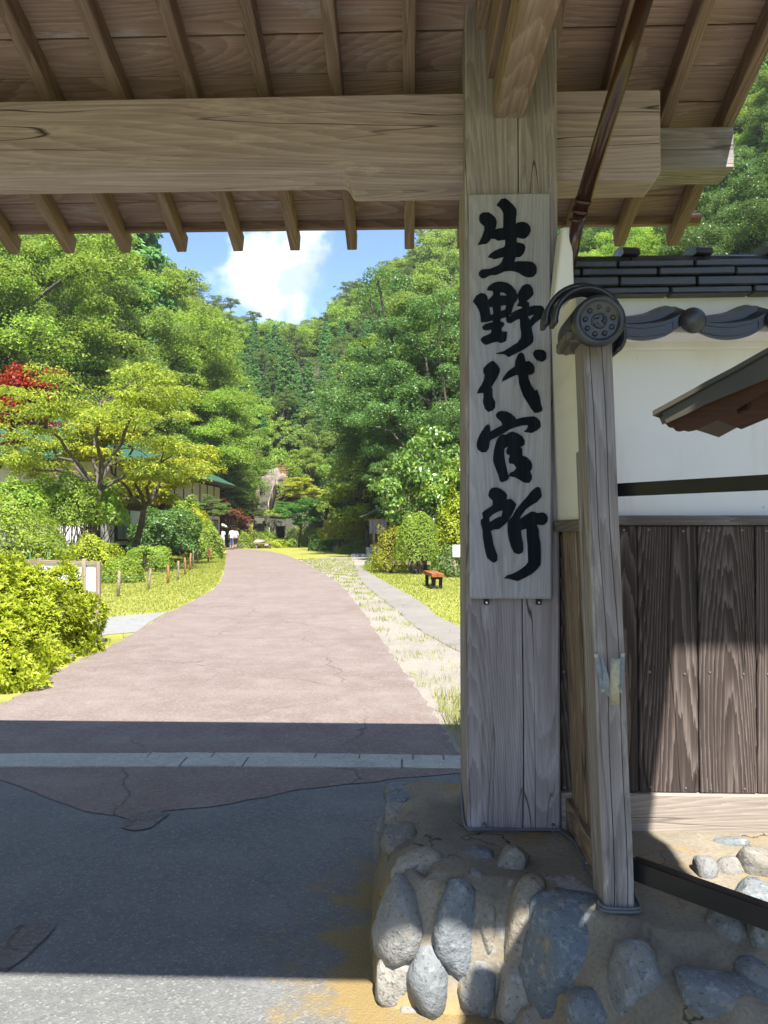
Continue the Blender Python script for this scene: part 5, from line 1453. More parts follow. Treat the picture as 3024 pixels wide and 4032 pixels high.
LBL = {'broadleaf_tree': ('green broadleaf tree in the wood on the valley slope', 'broadleaf trees in the valley wood'),
       'evergreen_tree': ('dark evergreen tree in the wood on the valley slope', 'dark evergreens in the valley wood'),
       'cypress_tree': ('narrow planted cypress on the slope at the valley head', 'planted cypresses at the valley head'),
       'pine_tree': ('open-crowned pine standing on the valley ridge', 'pines on the ridge'),
       'cedar_tree': ('tall cedar on the valley slope', 'cedars on the slope'),
       'hillside_bush': ('leafy bush in the undergrowth of the valley slope', 'bushes on the valley slope'),
       'bare_tree': ('leafless grey tree on the valley slope', 'leafless trees on the slope')}
def where(nm, x, y):
    l, gn = LBL[nm]
    if nm == 'cypress_tree' and not (y > 84 and -.33 < x / y < .02): return 'narrow cypress among the broadleaf trees of the side slope', 'cypresses among the broadleaf trees'
    if nm == 'pine_tree' and y < 150: return 'open-crowned pine on the upper slope below the ridge', 'pines below the ridge'
    if nm in ('broadleaf_tree', 'evergreen_tree', 'bare_tree', 'hillside_bush'):
        if y > 96 and -.33 < x / y < .02: pl = 'at the valley head beyond the cliff'
        elif x < -.2 * y: pl = 'on the slope behind the green-roofed house'
        elif x / y > .2: pl = 'rising above the tiled coping of the white wall'
        else: pl = 'on the slope behind the camellia'
        return {'broadleaf_tree': 'green broadleaf tree ', 'evergreen_tree': 'dark evergreen tree ', 'bare_tree': 'leafless grey tree ', 'hillside_bush': 'leafy bush '}[nm] + pl, nm.replace('_', ' ') + 's ' + pl
    return l, gn
for kind, nm, px, Y, H, lb, wide in manual:
    x = bx(px, Y)
    l, gname = (lb, None) if lb else where(nm, x, Y)
    place(kind, nm, x, Y, H, l, group=gname, wide=wide)
    placed.append((x, Y, H * .32))
# scatter, nearest first; a tree that nearer ones hide completely is left out
NB = 400
mx = np.full(NB, .0)
def bucket(px): return int((px + 400) / 3900 * NB)
g = np.random.default_rng(77)
cand = []
for _ in range(6000):
    Y = 36 + 150 * g.uniform() ** .9
    px = g.uniform(-250, 3300)
    cand.append((Y, px, g.uniform()))
cand.sort()
count = {}
for Y, px, u in cand:
    x = bx(px, Y)
    h = float(ground_h(x, Y))
    if h < .8: continue
    if px < 1000 and Y < 62 and x > -24: continue
    tall = 1.35 if (px < 700 and Y < 90) else 1.0
    r_ = np.interp(Y, *FOOT_R); l_ = np.interp(Y, *FOOT_L)
    back = Y > 84 and -.33 < x / Y < .02
    ridge = Y > 150
    if back and Y < 118 and u < .55: kind, nm, H = 'cypress', 'cypress_tree', 6 + 5 * g.uniform()
    elif back and Y < 150: kind, nm, H = ('bright', 'broadleaf_tree', 6 + 3 * g.uniform()) if u < .55 else (('pine', 'pine_tree', 7 + 4 * g.uniform()) if u < .75 else (('undergrowth', 'hillside_bush', 3 + 2 * g.uniform()) if u < .97 else ('bare', 'bare_tree', 6.0)))
    elif ridge and u < .62: kind, nm, H = 'pine', 'pine_tree', 8 + 4 * g.uniform()
    elif ridge: kind, nm, H = 'undergrowth', 'hillside_bush', 3 + 2 * g.uniform()
    elif x > r_ and Y < 100: 
        kind, nm = ('darkev', 'evergreen_tree') if u < (.72 if x / Y > .2 else .5) else (('broad', 'broadleaf_tree') if u < .8 else ('bright', 'broadleaf_tree'))
        H = 8 + 5 * g.uniform()
    else:
        kind, nm = ('bright', 'broadleaf_tree') if u < .45 else (('broad', 'broadleaf_tree') if u < .86 else (('cypress', 'cypress_tree') if u < .96 else ('bare', 'bare_tree')))
        H = (8.5 + 4.5 * g.uniform()) * tall
    if kind in ('broad', 'bright', 'darkev') and Y < 62: kind = {'broad': 'broad_fine', 'bright': 'bright_fine', 'darkev': 'dark_fine'}[kind]
    if Y < 96 and -.30 < x / Y < .0:                                     # the valley floor, rock face, steps and deck stay open
        q = x / Y
        if -.235 < q < -.125 and Y < 92: continue
        if Y < 74: continue
        if kind not in ('undergrowth', 'bare'): H = min(H, 5 + 2.5 * u)
        if q < -.235 and (q + .42 * H / Y) > -.225: continue
    cr = H * (.14 if kind == 'cypress' else .27)
    if any((x - a) ** 2 + (Y - b) ** 2 < (.62 * (cr + c)) ** 2 for a, b, c in placed): continue
    rp = cr / Y * F_PX
    b0, b1 = max(0, bucket(px - rp)), min(NB - 1, bucket(px + rp))
    if b1 < 0 or b0 >= NB: continue
    top = (h + H - 1.5) / Y
    if not np.any(top > mx[b0:b1 + 1] + .004): continue
    if count.get(nm, 0) >= 290: continue
    count[nm] = count.get(nm, 0) + 1
    l, gname = where(nm, x, Y)
    place(kind, nm, x, Y, H, l, 'shrub' if nm == 'hillside_bush' else 'tree', gname)
    placed.append((x, Y, cr))
    e0, e1 = max(0, bucket(px - rp * .6)), min(NB - 1, bucket(px + rp * .6))
    if kind not in ('pine', 'bare'): mx[e0:e1 + 1] = np.maximum(mx[e0:e1 + 1], (h + H * .72 - 1.5) / Y)
# bushes closing the foot of the woods
for i in range(70):
    Y = g.uniform(38, 80)
    side = g.uniform() < .5
    x = (np.interp(Y, *FOOT_R) + g.uniform(.5, 4)) if side else (np.interp(Y, *FOOT_L) - g.uniform(.5, 4))
    if -.225 < x / Y < -.125: continue
    if x < 0 and Y < 58 and x > -22: continue
    place('undergrowth', 'hillside_bush', float(x), Y, g.uniform(2.2, 4.2), where('hillside_bush', x, Y)[0], cat='shrub', group=where('hillside_bush', x, Y)[1])

for i, (px, Y, H) in enumerate([(985, 84, 3.2), (1010, 88, 3.6), (960, 80, 3.0), (1170, 84, 3.0), (1195, 80, 3.4), (1150, 91, 3.6), (1040, 93, 3.8), (1090, 94, 4.0), (1000, 92, 3.6), (1215, 86, 3.6), (1130, 97, 4.2), (1060, 90.5, 2.0), (940, 76, 2.8), (965, 88, 4.2), (925, 82, 4.0), (1240, 78, 3.0), (1005, 79, 2.0), (1180, 92, 4.0), (1100, 80.5, 1.5), (1045, 80, 1.3), (1140, 79, 1.8), (1020, 96, 4.4), (1080, 99, 4.4)]):
    place('undergrowth', 'hillside_bush', bx(px, Y), Y, H, 'leafy bush on the cliff round the orange deck', 'shrub', 'bushes on the cliff round the deck', wide=.9)

# ------------------------------------------------------------------ grass
def blades(name, poly, dens, h, label, seed, wd=.006, hole=None, clump=False):
    g = np.random.default_rng(seed)
    P = np.array(poly); lo, hi = P.min(0), P.max(0)
    n = int((hi - lo).prod() * dens)
    q = g.uniform(lo, hi, (n, 2))
    keep = in_poly(q[:, 0], q[:, 1], poly)
    if clump: keep &= (np.sin(q[:, 0] * 5.1 + 1) * np.sin(q[:, 1] * 4.3) + .6 * np.sin(q[:, 0] * 13) * np.sin(q[:, 1] * 11 + 2) + g.uniform(-.4, .4, n)) > .35
    for hp in (hole or []): keep &= ~in_poly(q[:, 0], q[:, 1], hp)
    q = q[keep]; n = len(q)
    d = q[:, 1]
    hh = h * g.uniform(.5, 1.4, n); an = g.uniform(0, 6.28, n); w = wd * np.clip(d / 9, .8, 3)
    lean = g.uniform(.1, .8, n) * hh
    a2 = g.uniform(0, 6.28, n)
    b0 = np.stack([q[:, 0] - np.cos(an) * w, q[:, 1] - np.sin(an) * w, np.zeros(n)], 1)
    b1 = np.stack([q[:, 0] + np.cos(an) * w, q[:, 1] + np.sin(an) * w, np.zeros(n)], 1)
    t = np.stack([q[:, 0] + np.cos(a2) * lean, q[:, 1] + np.sin(a2) * lean, hh], 1)
    V = np.stack([b0, b1, t], 1).reshape(-1, 3)
    o = link(name, from_np(name, V, np.arange(3 * n).reshape(n, 3)), M['grass'])
    return tag(o, label, 'grass', kind='stuff')
lawn_l = px_poly([(892, 2180), (884, 2235), (858, 2302), (780, 2357), (655, 2412), (500, 2424), (386, 2436), (300, 2400), (-100, 2330), (-100, 2240), (400, 2190), (800, 2165)])
blades('lawn_grass', lawn_l, 420, .032, 'short sunlit lawn grass between lane and rope fence', 1)
lawn_r = px_poly([(1417, 2232), (1460, 2262), (1569, 2322), (1661, 2376), (1715, 2425), (1802, 2468), (2300, 2560), (2300, 2200), (1500, 2190)])
blades('lawn_grass', lawn_r, 330, .036, 'short sunlit lawn grass round the red bench', 2)
blades('verge_grass', gravel_poly, 420, .07, 'dry tufts of grass on the gravel verge', 3, .004, hole=[road_poly], clump=True)
verge_l = px_poly([(520, 2500), (422, 2560), (301, 2614), (211, 2668), (120, 2722), (0, 2783), (-300, 2890), (-300, 2780), (200, 2600), (400, 2520)])
blades('verge_grass', verge_l, 700, .10, 'ragged grass at the foot of the azalea', 4, .004, clump=True)
near_r = px_poly([(1700, 2740), (1765, 2880), (1840, 3000), (2000, 2980), (1900, 2740)])
blades('verge_grass', near_r, 900, .14, 'long dry grass beside the gate plinth', 5, .004)
# ------------------------------------------------------------------ green-roofed house
HX, HY0, HY1, HB = -13.9, 34.0, 56.0, -21.0
house = thing('green_roofed_house', (-17.4, 45, 0), 'two-storey white and dark brown house with green metal roof', 'house')
EZ, RZ = 4.75, 7.2
box('wall', (HB, HY0, 0), (HX, HY1, EZ), M['house_white'], house, 0)
def band(z0, z1, name, mat, o=.03):
    box(name, (HX, HY0 - o, z0), (HX + o, HY1 + o, z1), mat, house, .004, 'Y')
    box(name, (HB, HY0 - o, z0), (HX - .001, HY0, z1), mat, house, .004)
    box(name, (HB, HY1, z0), (HX - .001, HY1 + o, z1), mat, house, .004)
band(2.45, 3.35, 'board_band', M['house_brown']); band(.0, .75, 'board_band', M['house_brown'])
band(4.55, 4.70, 'frieze', M['house_brown'], .05)
for i in range(13):
    y = HY0 + .02 + i * (HY1 - HY0 - .04) / 12
    for z0, z1 in ((3.352, 4.548), (.752, 2.448)):
        box('timber', (HX, y - .05, z0), (HX + .045, y + .05, z1), M['house_brown'], house, .003, 'Z')
for i in range(5):
    y = HY0 + 2 + i * 4.4
    w = box('window', (HX, y, .95), (HX + .055, y + 1.7, 2.2), M['house_brown'], house, .004, 'Z')
    for k in range(2): box('pane', (HX + .056, y + .08 + k * .8, 1.03), (HX + .064, y + .08 + k * .8 + .72, 2.12), M['grey_metal'], w, .002, 'Z')
ov, hip = .95, 3.6
xa, xb, xm = HB - ov, HX + ov, (HB + HX) / 2
ya, yb = HY0 - ov, HY1 + ov
rv = [(xa, ya, EZ), (xb, ya, EZ), (xb, yb, EZ), (xa, yb, EZ), (xm, ya + hip, RZ), (xm, yb - hip, RZ)]
rv2 = [(x, y, z - .14) for x, y, z in rv]
me = bpy.data.meshes.new('roof')
me.from_pydata(rv + rv2, [], [(0, 1, 4), (1, 2, 5, 4), (2, 3, 5), (3, 0, 4, 5), (10, 7, 6), (10, 11, 8, 7), (11, 9, 8), (11, 10, 6, 9), (0, 6, 7, 1), (1, 7, 8, 2), (2, 8, 9, 3), (3, 9, 6, 0)])
roof = link('roof', me, M['plinth_roof'], house)
for i in range(40):
    y = ya + .3 + i * (yb - ya - .6) / 39
    s0 = Vector((xb, y, EZ + .012)); 
    t = min(1, (y - ya) / hip, (yb - y) / hip)
    bar('standing_seam', s0, s0 + (Vector((xm, y, RZ + .012)) - s0) * t, .03, .035, M['plinth_roof'], roof, (0, 0, 1), .004)
bar('ridge_cap', (xm, ya + hip, RZ + .04), (xm, yb - hip, RZ + .04), .3, .06, M['plinth_roof'], roof)
bar('eave_gutter', (xb + .06, ya, EZ - .10), (xb + .06, yb, EZ - .10), .12, .10, M['house_brown'], house)
tube('downpipe', [(xb + .05, yb - .2, EZ - .15), (HX + .1, HY1 - .1, EZ - .75), (HX + .1, HY1 - .1, 0)], .05, M['house_brown'], house)

# ------------------------------------------------------------------ rope fence on the left lawn
tp6 = lambda x, y: (x / 1.659, 1750 + y / 1.659)
FP = [(770, 830, 995, 0), (973, 812, 948, 0), (1095, 788, 908, 1), (1162, 762, 886, 0), (1208, 740, 852, 1), (1240, 712, 824, 1), (1260, 695, 800, 0), (1290, 687, 780, 0), (1360, 680, 768, 1), (1376, 677, 757, 1), (1408, 672, 738, 0), (1422, 668, 727, 0)]
def stake_mesh(r, h, seed):
    g_ = random.Random(seed)
    me = tube_mesh('stake', [(0, 0, -.1), (g_.uniform(-.01, .01), 0, h * .5), (g_.uniform(-.02, .02), g_.uniform(-.02, .02), h - .012), (g_.uniform(-.02, .02), 0, h)], [r, r * .98, r * .95, r * .72], 10)
    return me
ends = []
for k, (x, ty, by, new) in enumerate(FP):
    bxp, byp = tp6(x, by); tpx, tpy = tp6(x, ty)
    p = gnd(bxp, byp)
    h = (at(tpx, tpy, p.y)).z
    me = stake_mesh(.036, h, k)
    o = link('fence_stake', me, M['stake_new'] if new else M['stake'], None, Matrix.Translation(p) @ Matrix.Rotation(R(random.uniform(-3, 3)), 4, 'Y'))
    tag(o, 'short reddish-brown wooden stake of the rope fence' if new else 'short weathered grey wooden stake of the rope fence', 'post', 'reddish stakes of the left rope fence' if new else 'grey stakes of the left rope fence')
    ends.append(Vector((p.x, p.y, h * .78)))
p = gnd(*tp6(1440, 708))
o = link('corner_post', stake_mesh(.055, 1.15, 50), M['rail'], None, Matrix.Translation(p)); tag(o, 'taller dark grey post where the rope fence meets the lane end', 'post')
ends = [ends[0] + Vector((-2.2, -1.6, -.02))] + ends + [Vector((p.x, p.y, .5))]
pts = []
for a, b in zip(ends[:-1], ends[1:]):
    for i in range(6):
        t = i / 6; q = a + (b - a) * t; q.z -= .07 * math.sin(math.pi * t); q.y -= .038; pts.append(q)
o = tube('fence_rope', pts, .010, M['rope'], None, 6); tag(o, 'thin green rope strung along the left lawn stakes', 'rope')

# right-hand stakes and rope
tz = lambda x, y: (1380 + x / 3.77, 1900 + y / 3.77)
RP = [(500, 1070, 1272), (908, 1060, 1310), (1225, 1090, 1292)]
pr = []
for k, (x, ty, by) in enumerate(RP):
    p = gnd(*tz(x, by)); h = at(*tz(x, ty), p.y).z
    o = link('fence_stake', stake_mesh(.05, h, 70 + k), M['stake'], None, Matrix.Translation(p))
    tag(o, 'grey wooden stake holding the rope before the topiary', 'post', 'stakes of the right rope fence')
    pr.append(Vector((p.x, p.y - .05, h * .85)))
p = gnd(*tz(1572, 1412)); ph = at(*tz(1535, 1110), p.y).z
placard = thing('placard_post', p, 'leaning wooden post with small white placard beside the gate post', 'sign')
link('post', stake_mesh(.045, ph, 90), M['stake'], placard, Matrix.Translation(p) @ Matrix.Rotation(R(-6), 4, 'Y'))
c0, c1 = at(*tz(1515, 925), p.y), at(*tz(1650, 1105), p.y)
pl_ = box('placard', (c0.x, p.y - .09, c1.z), (c1.x, p.y - .07, c0.z), M['panel_white'], placard, .003)
for k in range(6):
    xk = c0.x + (c1.x - c0.x) * (.14 + .145 * k)
    box('text_line', (xk, p.y - .0935, c1.z + .07), (xk + .008, p.y - .0905, c0.z - (.06 if k else .14)), M['trousers'], pl_, 0, 'Z')
pr.append(Vector((p.x - .05, p.y - .05, ph * .7)))
pts = []
for a, b in zip(pr[:-1], pr[1:]):
    for i in range(8):
        t = i / 8; q = a + (b - a) * t; q.z -= .22 * math.sin(math.pi * t); pts.append(q)
pts.append(pr[-1])
o = tube('fence_rope', pts, .009, M['rope'], None, 6); tag(o, 'sagging thin rope between the stakes near the topiary', 'rope')
# stub posts by the olive shrub
for k, (x, ty, by) in enumerate([(690, 1490, 1605), (795, 1500, 1620), (957, 1510, 1615), (1105, 1530, 1640)]):
    q = (1050 + x / 4.1475, 1780 + by / 4.1475); qt = (1050 + x / 4.1475, 1780 + ty / 4.1475)
    p = gnd(*q); h = at(*qt, p.y).z
    o = link('stub_post', stake_mesh(.055, h, 80 + k), M['rail'], None, Matrix.Translation(p))
    tag(o, 'dark stub post before the ferns at the side path', 'post', 'stub posts before the ferns')

# ------------------------------------------------------------------ framed panel beside the azalea
pa, pb = at(108, 2214, 13.4), at(394, 2211, 12.6)
panel = thing('framed_panel', ((pa.x + pb.x) / 2, 13.0, 0), 'low white information panel in a grey timber frame behind the azalea', 'notice board')
zt_p, zb_p = pb.z, .42
bar('frame_rail', (pa.x, pa.y, zt_p - .03), (pb.x, pb.y, zt_p - .03), .05, .06, M['stake'], panel)
bar('frame_rail', (pa.x, pa.y, zb_p), (pb.x, pb.y, zb_p), .05, .06, M['stake'], panel)
dvec = (pb - pa); dvec.z = 0
for t in (0.015, .19, .80, .985):
    q = pa + dvec * t
    bar('frame_post', (q.x, q.y - .012, 0), (q.x, q.y - .012, zt_p + (.035 if .1 < t < .9 else .0)), .075, .06, M['stake'], panel, (0, 1, 0))
bar('panel_sheet', (pa.x, pa.y + .004, (zt_p + zb_p) / 2), (pb.x, pb.y + .004, (zt_p + zb_p) / 2), .012, zt_p - zb_p - .10, M['panel_white'], panel)
for k, px in enumerate((118, 178)):
    q = at(px, 2205, 14.0)
    o = tube('garden_cane', [(q.x, q.y, 0), (q.x + .05 * k, q.y, q.z + .15)], .010, M['rope'], None, 6)
    tag(o, 'thin green garden cane standing behind the framed panel', 'cane', 'green canes behind the panel')

# ------------------------------------------------------------------ red slatted bench
bench = thing('slat_bench', (.55, 20, 0), 'red-brown slatted bench on black legs on the right lawn', 'bench')
A, B_, zs = Vector((.55, 19.25, .40)), Vector((.375, 20.75, .40)), .40
dirb = (B_ - A).normalized(); sd = Vector((dirb.y, -dirb.x, 0))
for k in range(2):
    o1 = sd * (.075 + k * .16)
    bar('seat_slat', A + o1 + Vector((0, 0, -.045)), B_ + o1 + Vector((0, 0, -.045)), .148, .088, M['redwood'], bench)
for t in (.12, .86):
    for k in range(2):
        q = A + (B_ - A) * t + sd * (.06 + k * .19)
        bar('leg', (q.x, q.y, -.02), (q.x, q.y, zs - .09), .09, .08, M['black_wood'], bench, (0, 1, 0))
q = A + (B_ - A) * .12
bar('leg_brace', q + sd * .0 + Vector((0, 0, -.12)), q + sd * .30 + Vector((0, 0, -.12)), .07, .06, M['black_wood'], bench)

# ------------------------------------------------------------------ roofed notice on a stone base
KY = 43.0
kx = at(1488, 2085, KY).x
kos = thing('roofed_notice_stand', (kx, KY, 0), 'old timber notice stand with curved grey metal roof on a concrete base', 'notice board')
kz = lambda py: at(1488, py, KY).z
box('base', (at(1442, 2085, KY).x, KY - .4, -.02), (at(1520, 2085, KY).x, KY + .5, kz(2155)), M['concrete'], kos, .01)
box('plinth_slab', (at(1388, 2085, KY).x, KY - 1.2, -.02), (at(1475, 2085, KY).x, KY - .45, .16), M['concrete'], kos, .01)
for px in (1473, 1506):
    x = at(px, 2085, KY).x; tube('post', [(x, KY, kz(2157)), (x + .01, KY, kz(2040))], .085, M['stake'], kos, 10)
bx0, bx1 = at(1454, 2085, KY).x, at(1524, 2085, KY).x
nbk = 6
for k in range(nbk):
    box('board', (bx0 + (bx1 - bx0) * k / nbk + .004, KY - .13, kz(2101)), (bx0 + (bx1 - bx0) * (k + 1) / nbk - .004, KY - .10, kz(2049)), M['post_thin'], kos, .003, 'Z')
box('cap_rail', (bx0 - .08, KY - .15, kz(2049)), (bx1 + .08, KY + .1, kz(2044)), M['stake'], kos, .004)
prof = [(0, 0), (.22, -.10), (.45, -.22), (.70, -.36), (1.0, -.46)]
outl = [(-x, z) for x, z in reversed(prof)] + prof[1:]
bm = bmesh.new()
rz0 = kz(2003)
fr = [[bm.verts.new((kx + x, KY + d * (.45 + .35 * abs(x)), rz0 + z + e)) for x, z in outl] for d, e in ((-1, 0), (1, 0), (1, -.04), (-1, -.04))]
for a in range(4):
    b = (a + 1) % 4
    for i in range(len(outl) - 1): bm.faces.new((fr[a][i], fr[a][i + 1], fr[b][i + 1], fr[b][i]))
for i in (0, len(outl) - 1): bm.faces.new([fr[a][i] for a in range(4)])
bmesh.ops.recalc_face_normals(bm, faces=bm.faces[:])
link('roof', from_bm('roof', bm), M['grey_metal'], kos)
box('ridge', (kx - .07, KY - .5, rz0 - .01), (kx + .07, KY + .5, rz0 + .06), M['grey_metal'], kos, .01, 'Y')

# ------------------------------------------------------------------ tunnel mouth, terrace, steps, deck, rocks at the valley head
TY = 70.0
tx = lambda px, Y=TY: at(px, 2085, Y).x
tz_ = lambda py, Y=TY: at(1150, py, Y).z
tun = thing('tunnel_portal', (tx(1150), TY, .3), 'grey stone retaining wall with a dark mine tunnel mouth', 'wall')
ztop = tz_(2034)
box('wall_block', (tx(1040), TY, -.5), (tx(1086), TY + 2.2, ztop), M['old_stone'], tun, .03)
box('wall_block', (tx(1124), TY, -.5), (tx(1300), TY + 2.2, ztop), M['old_stone'], tun, .03)
box('lintel', (tx(1086) + .01, TY + .03, tz_(2072)), (tx(1124) - .01, TY + 2.2, ztop - .03), M['old_stone'], tun, .02)
box('coping', (tx(1040) - .1, TY - .12, ztop + .003), (tx(1300), TY + .35, ztop + .16), M['old_stone'], tun, .02)
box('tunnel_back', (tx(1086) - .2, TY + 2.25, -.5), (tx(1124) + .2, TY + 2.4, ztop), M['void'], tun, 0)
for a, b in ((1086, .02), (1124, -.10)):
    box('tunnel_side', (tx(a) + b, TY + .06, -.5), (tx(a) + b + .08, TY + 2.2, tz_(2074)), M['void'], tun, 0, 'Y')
o = box('marker_post', (tx(1056, 67), 67, .2), (tx(1062, 67), 67.12, tz_(2078, 67)), M['panel_white'], None, .01, 'Z'); tag(o, 'white square marker post left of the tunnel mouth', 'post')
for k, px in enumerate((1052, 1072, 1092)):
    shrub('azalea', 'bright azalea on top of the tunnel wall', tx(px, 72), 72, .6, .5, .75, M['lf_azalea'], 1500, .13, .06, 0, group='azaleas on the tunnel wall', seed=60 + k, nst=3, z=ztop - .1)
steps = thing('stone_steps', (tx(1018, 68.5), 68.5, .8), 'worn stone steps with pale handrails climbing behind the garden pine', 'steps')
for k in range(9):
    t = k / 8; Y = 68.5 + t * 3.0; x = tx(1018 + 10 * t, Y); z = 1.1 + t * 1.9
    box('step', (x - .6, Y, z - .6), (x + .6, Y + .42, z), M['old_stone'], steps, .015)
for k in range(14):
    t = k / 13; Y = 73 + t * 6.0; x = tx(1030 + 30 * t, Y); z = 3.2 + t * 2.8
    box('step', (x - .6, Y, z - .8), (x + .6, Y + .5, z), M['old_stone'], steps, .015)
for s in (-.65, .65):
    q = [(tx(1030 + 30 * t, 73 + t * 6) + s, 73 + t * 6, 3.2 + t * 2.8) for t in (0, .5, 1)]
    tube('handrail', [(a, b, c + .9) for a, b, c in q], .05, M['stake'], steps, 8)
    for a, b, c in q: tube('handrail_post', [(a, b, c - .4), (a, b, c + .95)], .06, M['stake'], steps, 8)
def rock(name, label, px, py, Y, hw, hh, seed, mat='rock', amp=.34, group=None, cat='rock'):
    c = at(px, py, Y); s = Y / F_PX
    me = stone_mesh(seed, hw * s, (hw + hh) * .5 * s, hh * s, amp, 4)
    o = link(name, me, M[mat], None, Matrix.Translation(c)); tag(o, label, cat, group)
    return o
rock('rock_face', 'bare grey-brown cliff face below the orange deck', 1080, 1915, 82.5, 58, 62, 5, amp=.5)
rock('rock_face', 'reddish rock outcrop left of the cliff foot', 1030, 1945, 83, 26, 44, 8)
rock('rock_face', 'pale rock step at the top of the stone steps', 1105, 1945, 82, 34, 26, 9)
for k, (px, py, hw, hh) in enumerate([(928, 2152, 14, 13), (952, 2150, 16, 10), (985, 2152, 15, 13), (1018, 2140, 30, 18), (1050, 2148, 18, 10), (968, 2142, 10, 8)]):
    rock('garden_rock', 'weathered boulder edging the rock garden at the lane end', px, py, 60.5 + .3 * k, hw, hh, 20 + k, 'stone', .2, 'boulders at the lane end')
fb = thing('plank_bench', (tx(1036, 59.6), 59.6, 0), 'long yellowish plank bench before the boulders at the lane end', 'bench')
zb = at(1036, 2140, 59.6).z
bar('seat', (tx(1002, 59.6), 59.6, zb), (tx(1072, 59.6), 59.6, zb), .42, .07, M['stake_new'], fb)
for px in (1012, 1062): box('leg', (tx(px, 59.6) - .06, 59.45, -.02), (tx(px, 59.6) + .06, 59.75, zb - .035), M['rail'], fb, .004, 'Z')
dk = thing('orange_deck', (tx(1118, 84), 84, 6), 'orange painted timber lookout deck on posts above the cliff', 'deck')
dz = at(1118, 1868, 84).z
x0, x1 = tx(1088, 84), tx(1150, 84)
box('floor', (x0, 83.2, dz - .12), (x1, 85.5, dz), M['orange'], dk, .01)
for x in (x0 + .06, (x0 + x1) / 2, x1 - .06):
    box('post', (x - .07, 83.2, dz - 2.2), (x + .07, 83.34, dz + 1.0), M['orange'], dk, .01, 'Z')
for z in (.95, .5): box('rail', (x0, 83.14, dz + z - .06), (x1, 83.2, dz + z), M['orange'], dk, .005)
for k in range(7):
    x = x0 + .15 + k * (x1 - x0 - .3) / 6
    box('baluster', (x - .03, 83.205, dz), (x + .03, 83.26, dz + .44), M['orange'], dk, .003, 'Z')
sh = thing('small_shrine', (tx(1330, 78), 78, 3.2), 'tiny dark hut with red-brown roof half hidden in the trees', 'hut')
sz = at(1330, 1985, 78).z; sx_ = tx(1330, 78)
box('body', (sx_ - .5, 77.8, sz - .9), (sx_ + .5, 78.8, sz + .45), M['house_brown'], sh, .01)
box('sill', (sx_ - .55, 77.74, sz - .12), (sx_ + .55, 77.79, sz + .06), M['panel_white'], sh, .01)
for s in (-1, 1): bar('roof_slope', (sx_ + s * .95, 78.2, sz + .40), (sx_, 78.2, sz + .95), 1.5, .06, M['redwood'], sh, (-s * .5, 0, 1))

# stones edging the azalea bed
for k, (px, py, hw, hh) in enumerate([(380, 2540, 30, 26), (335, 2560, 28, 22), (270, 2592, 30, 20), (160, 2655, 34, 18)]):
    Y = gnd(px, py + hh).y + .15
    rock('edging_stone', 'mossy grey stone edging the azalea bed', px, py, Y, hw, hh, 40 + k, 'old_stone', .4, 'stones edging the azalea bed', 'stone')

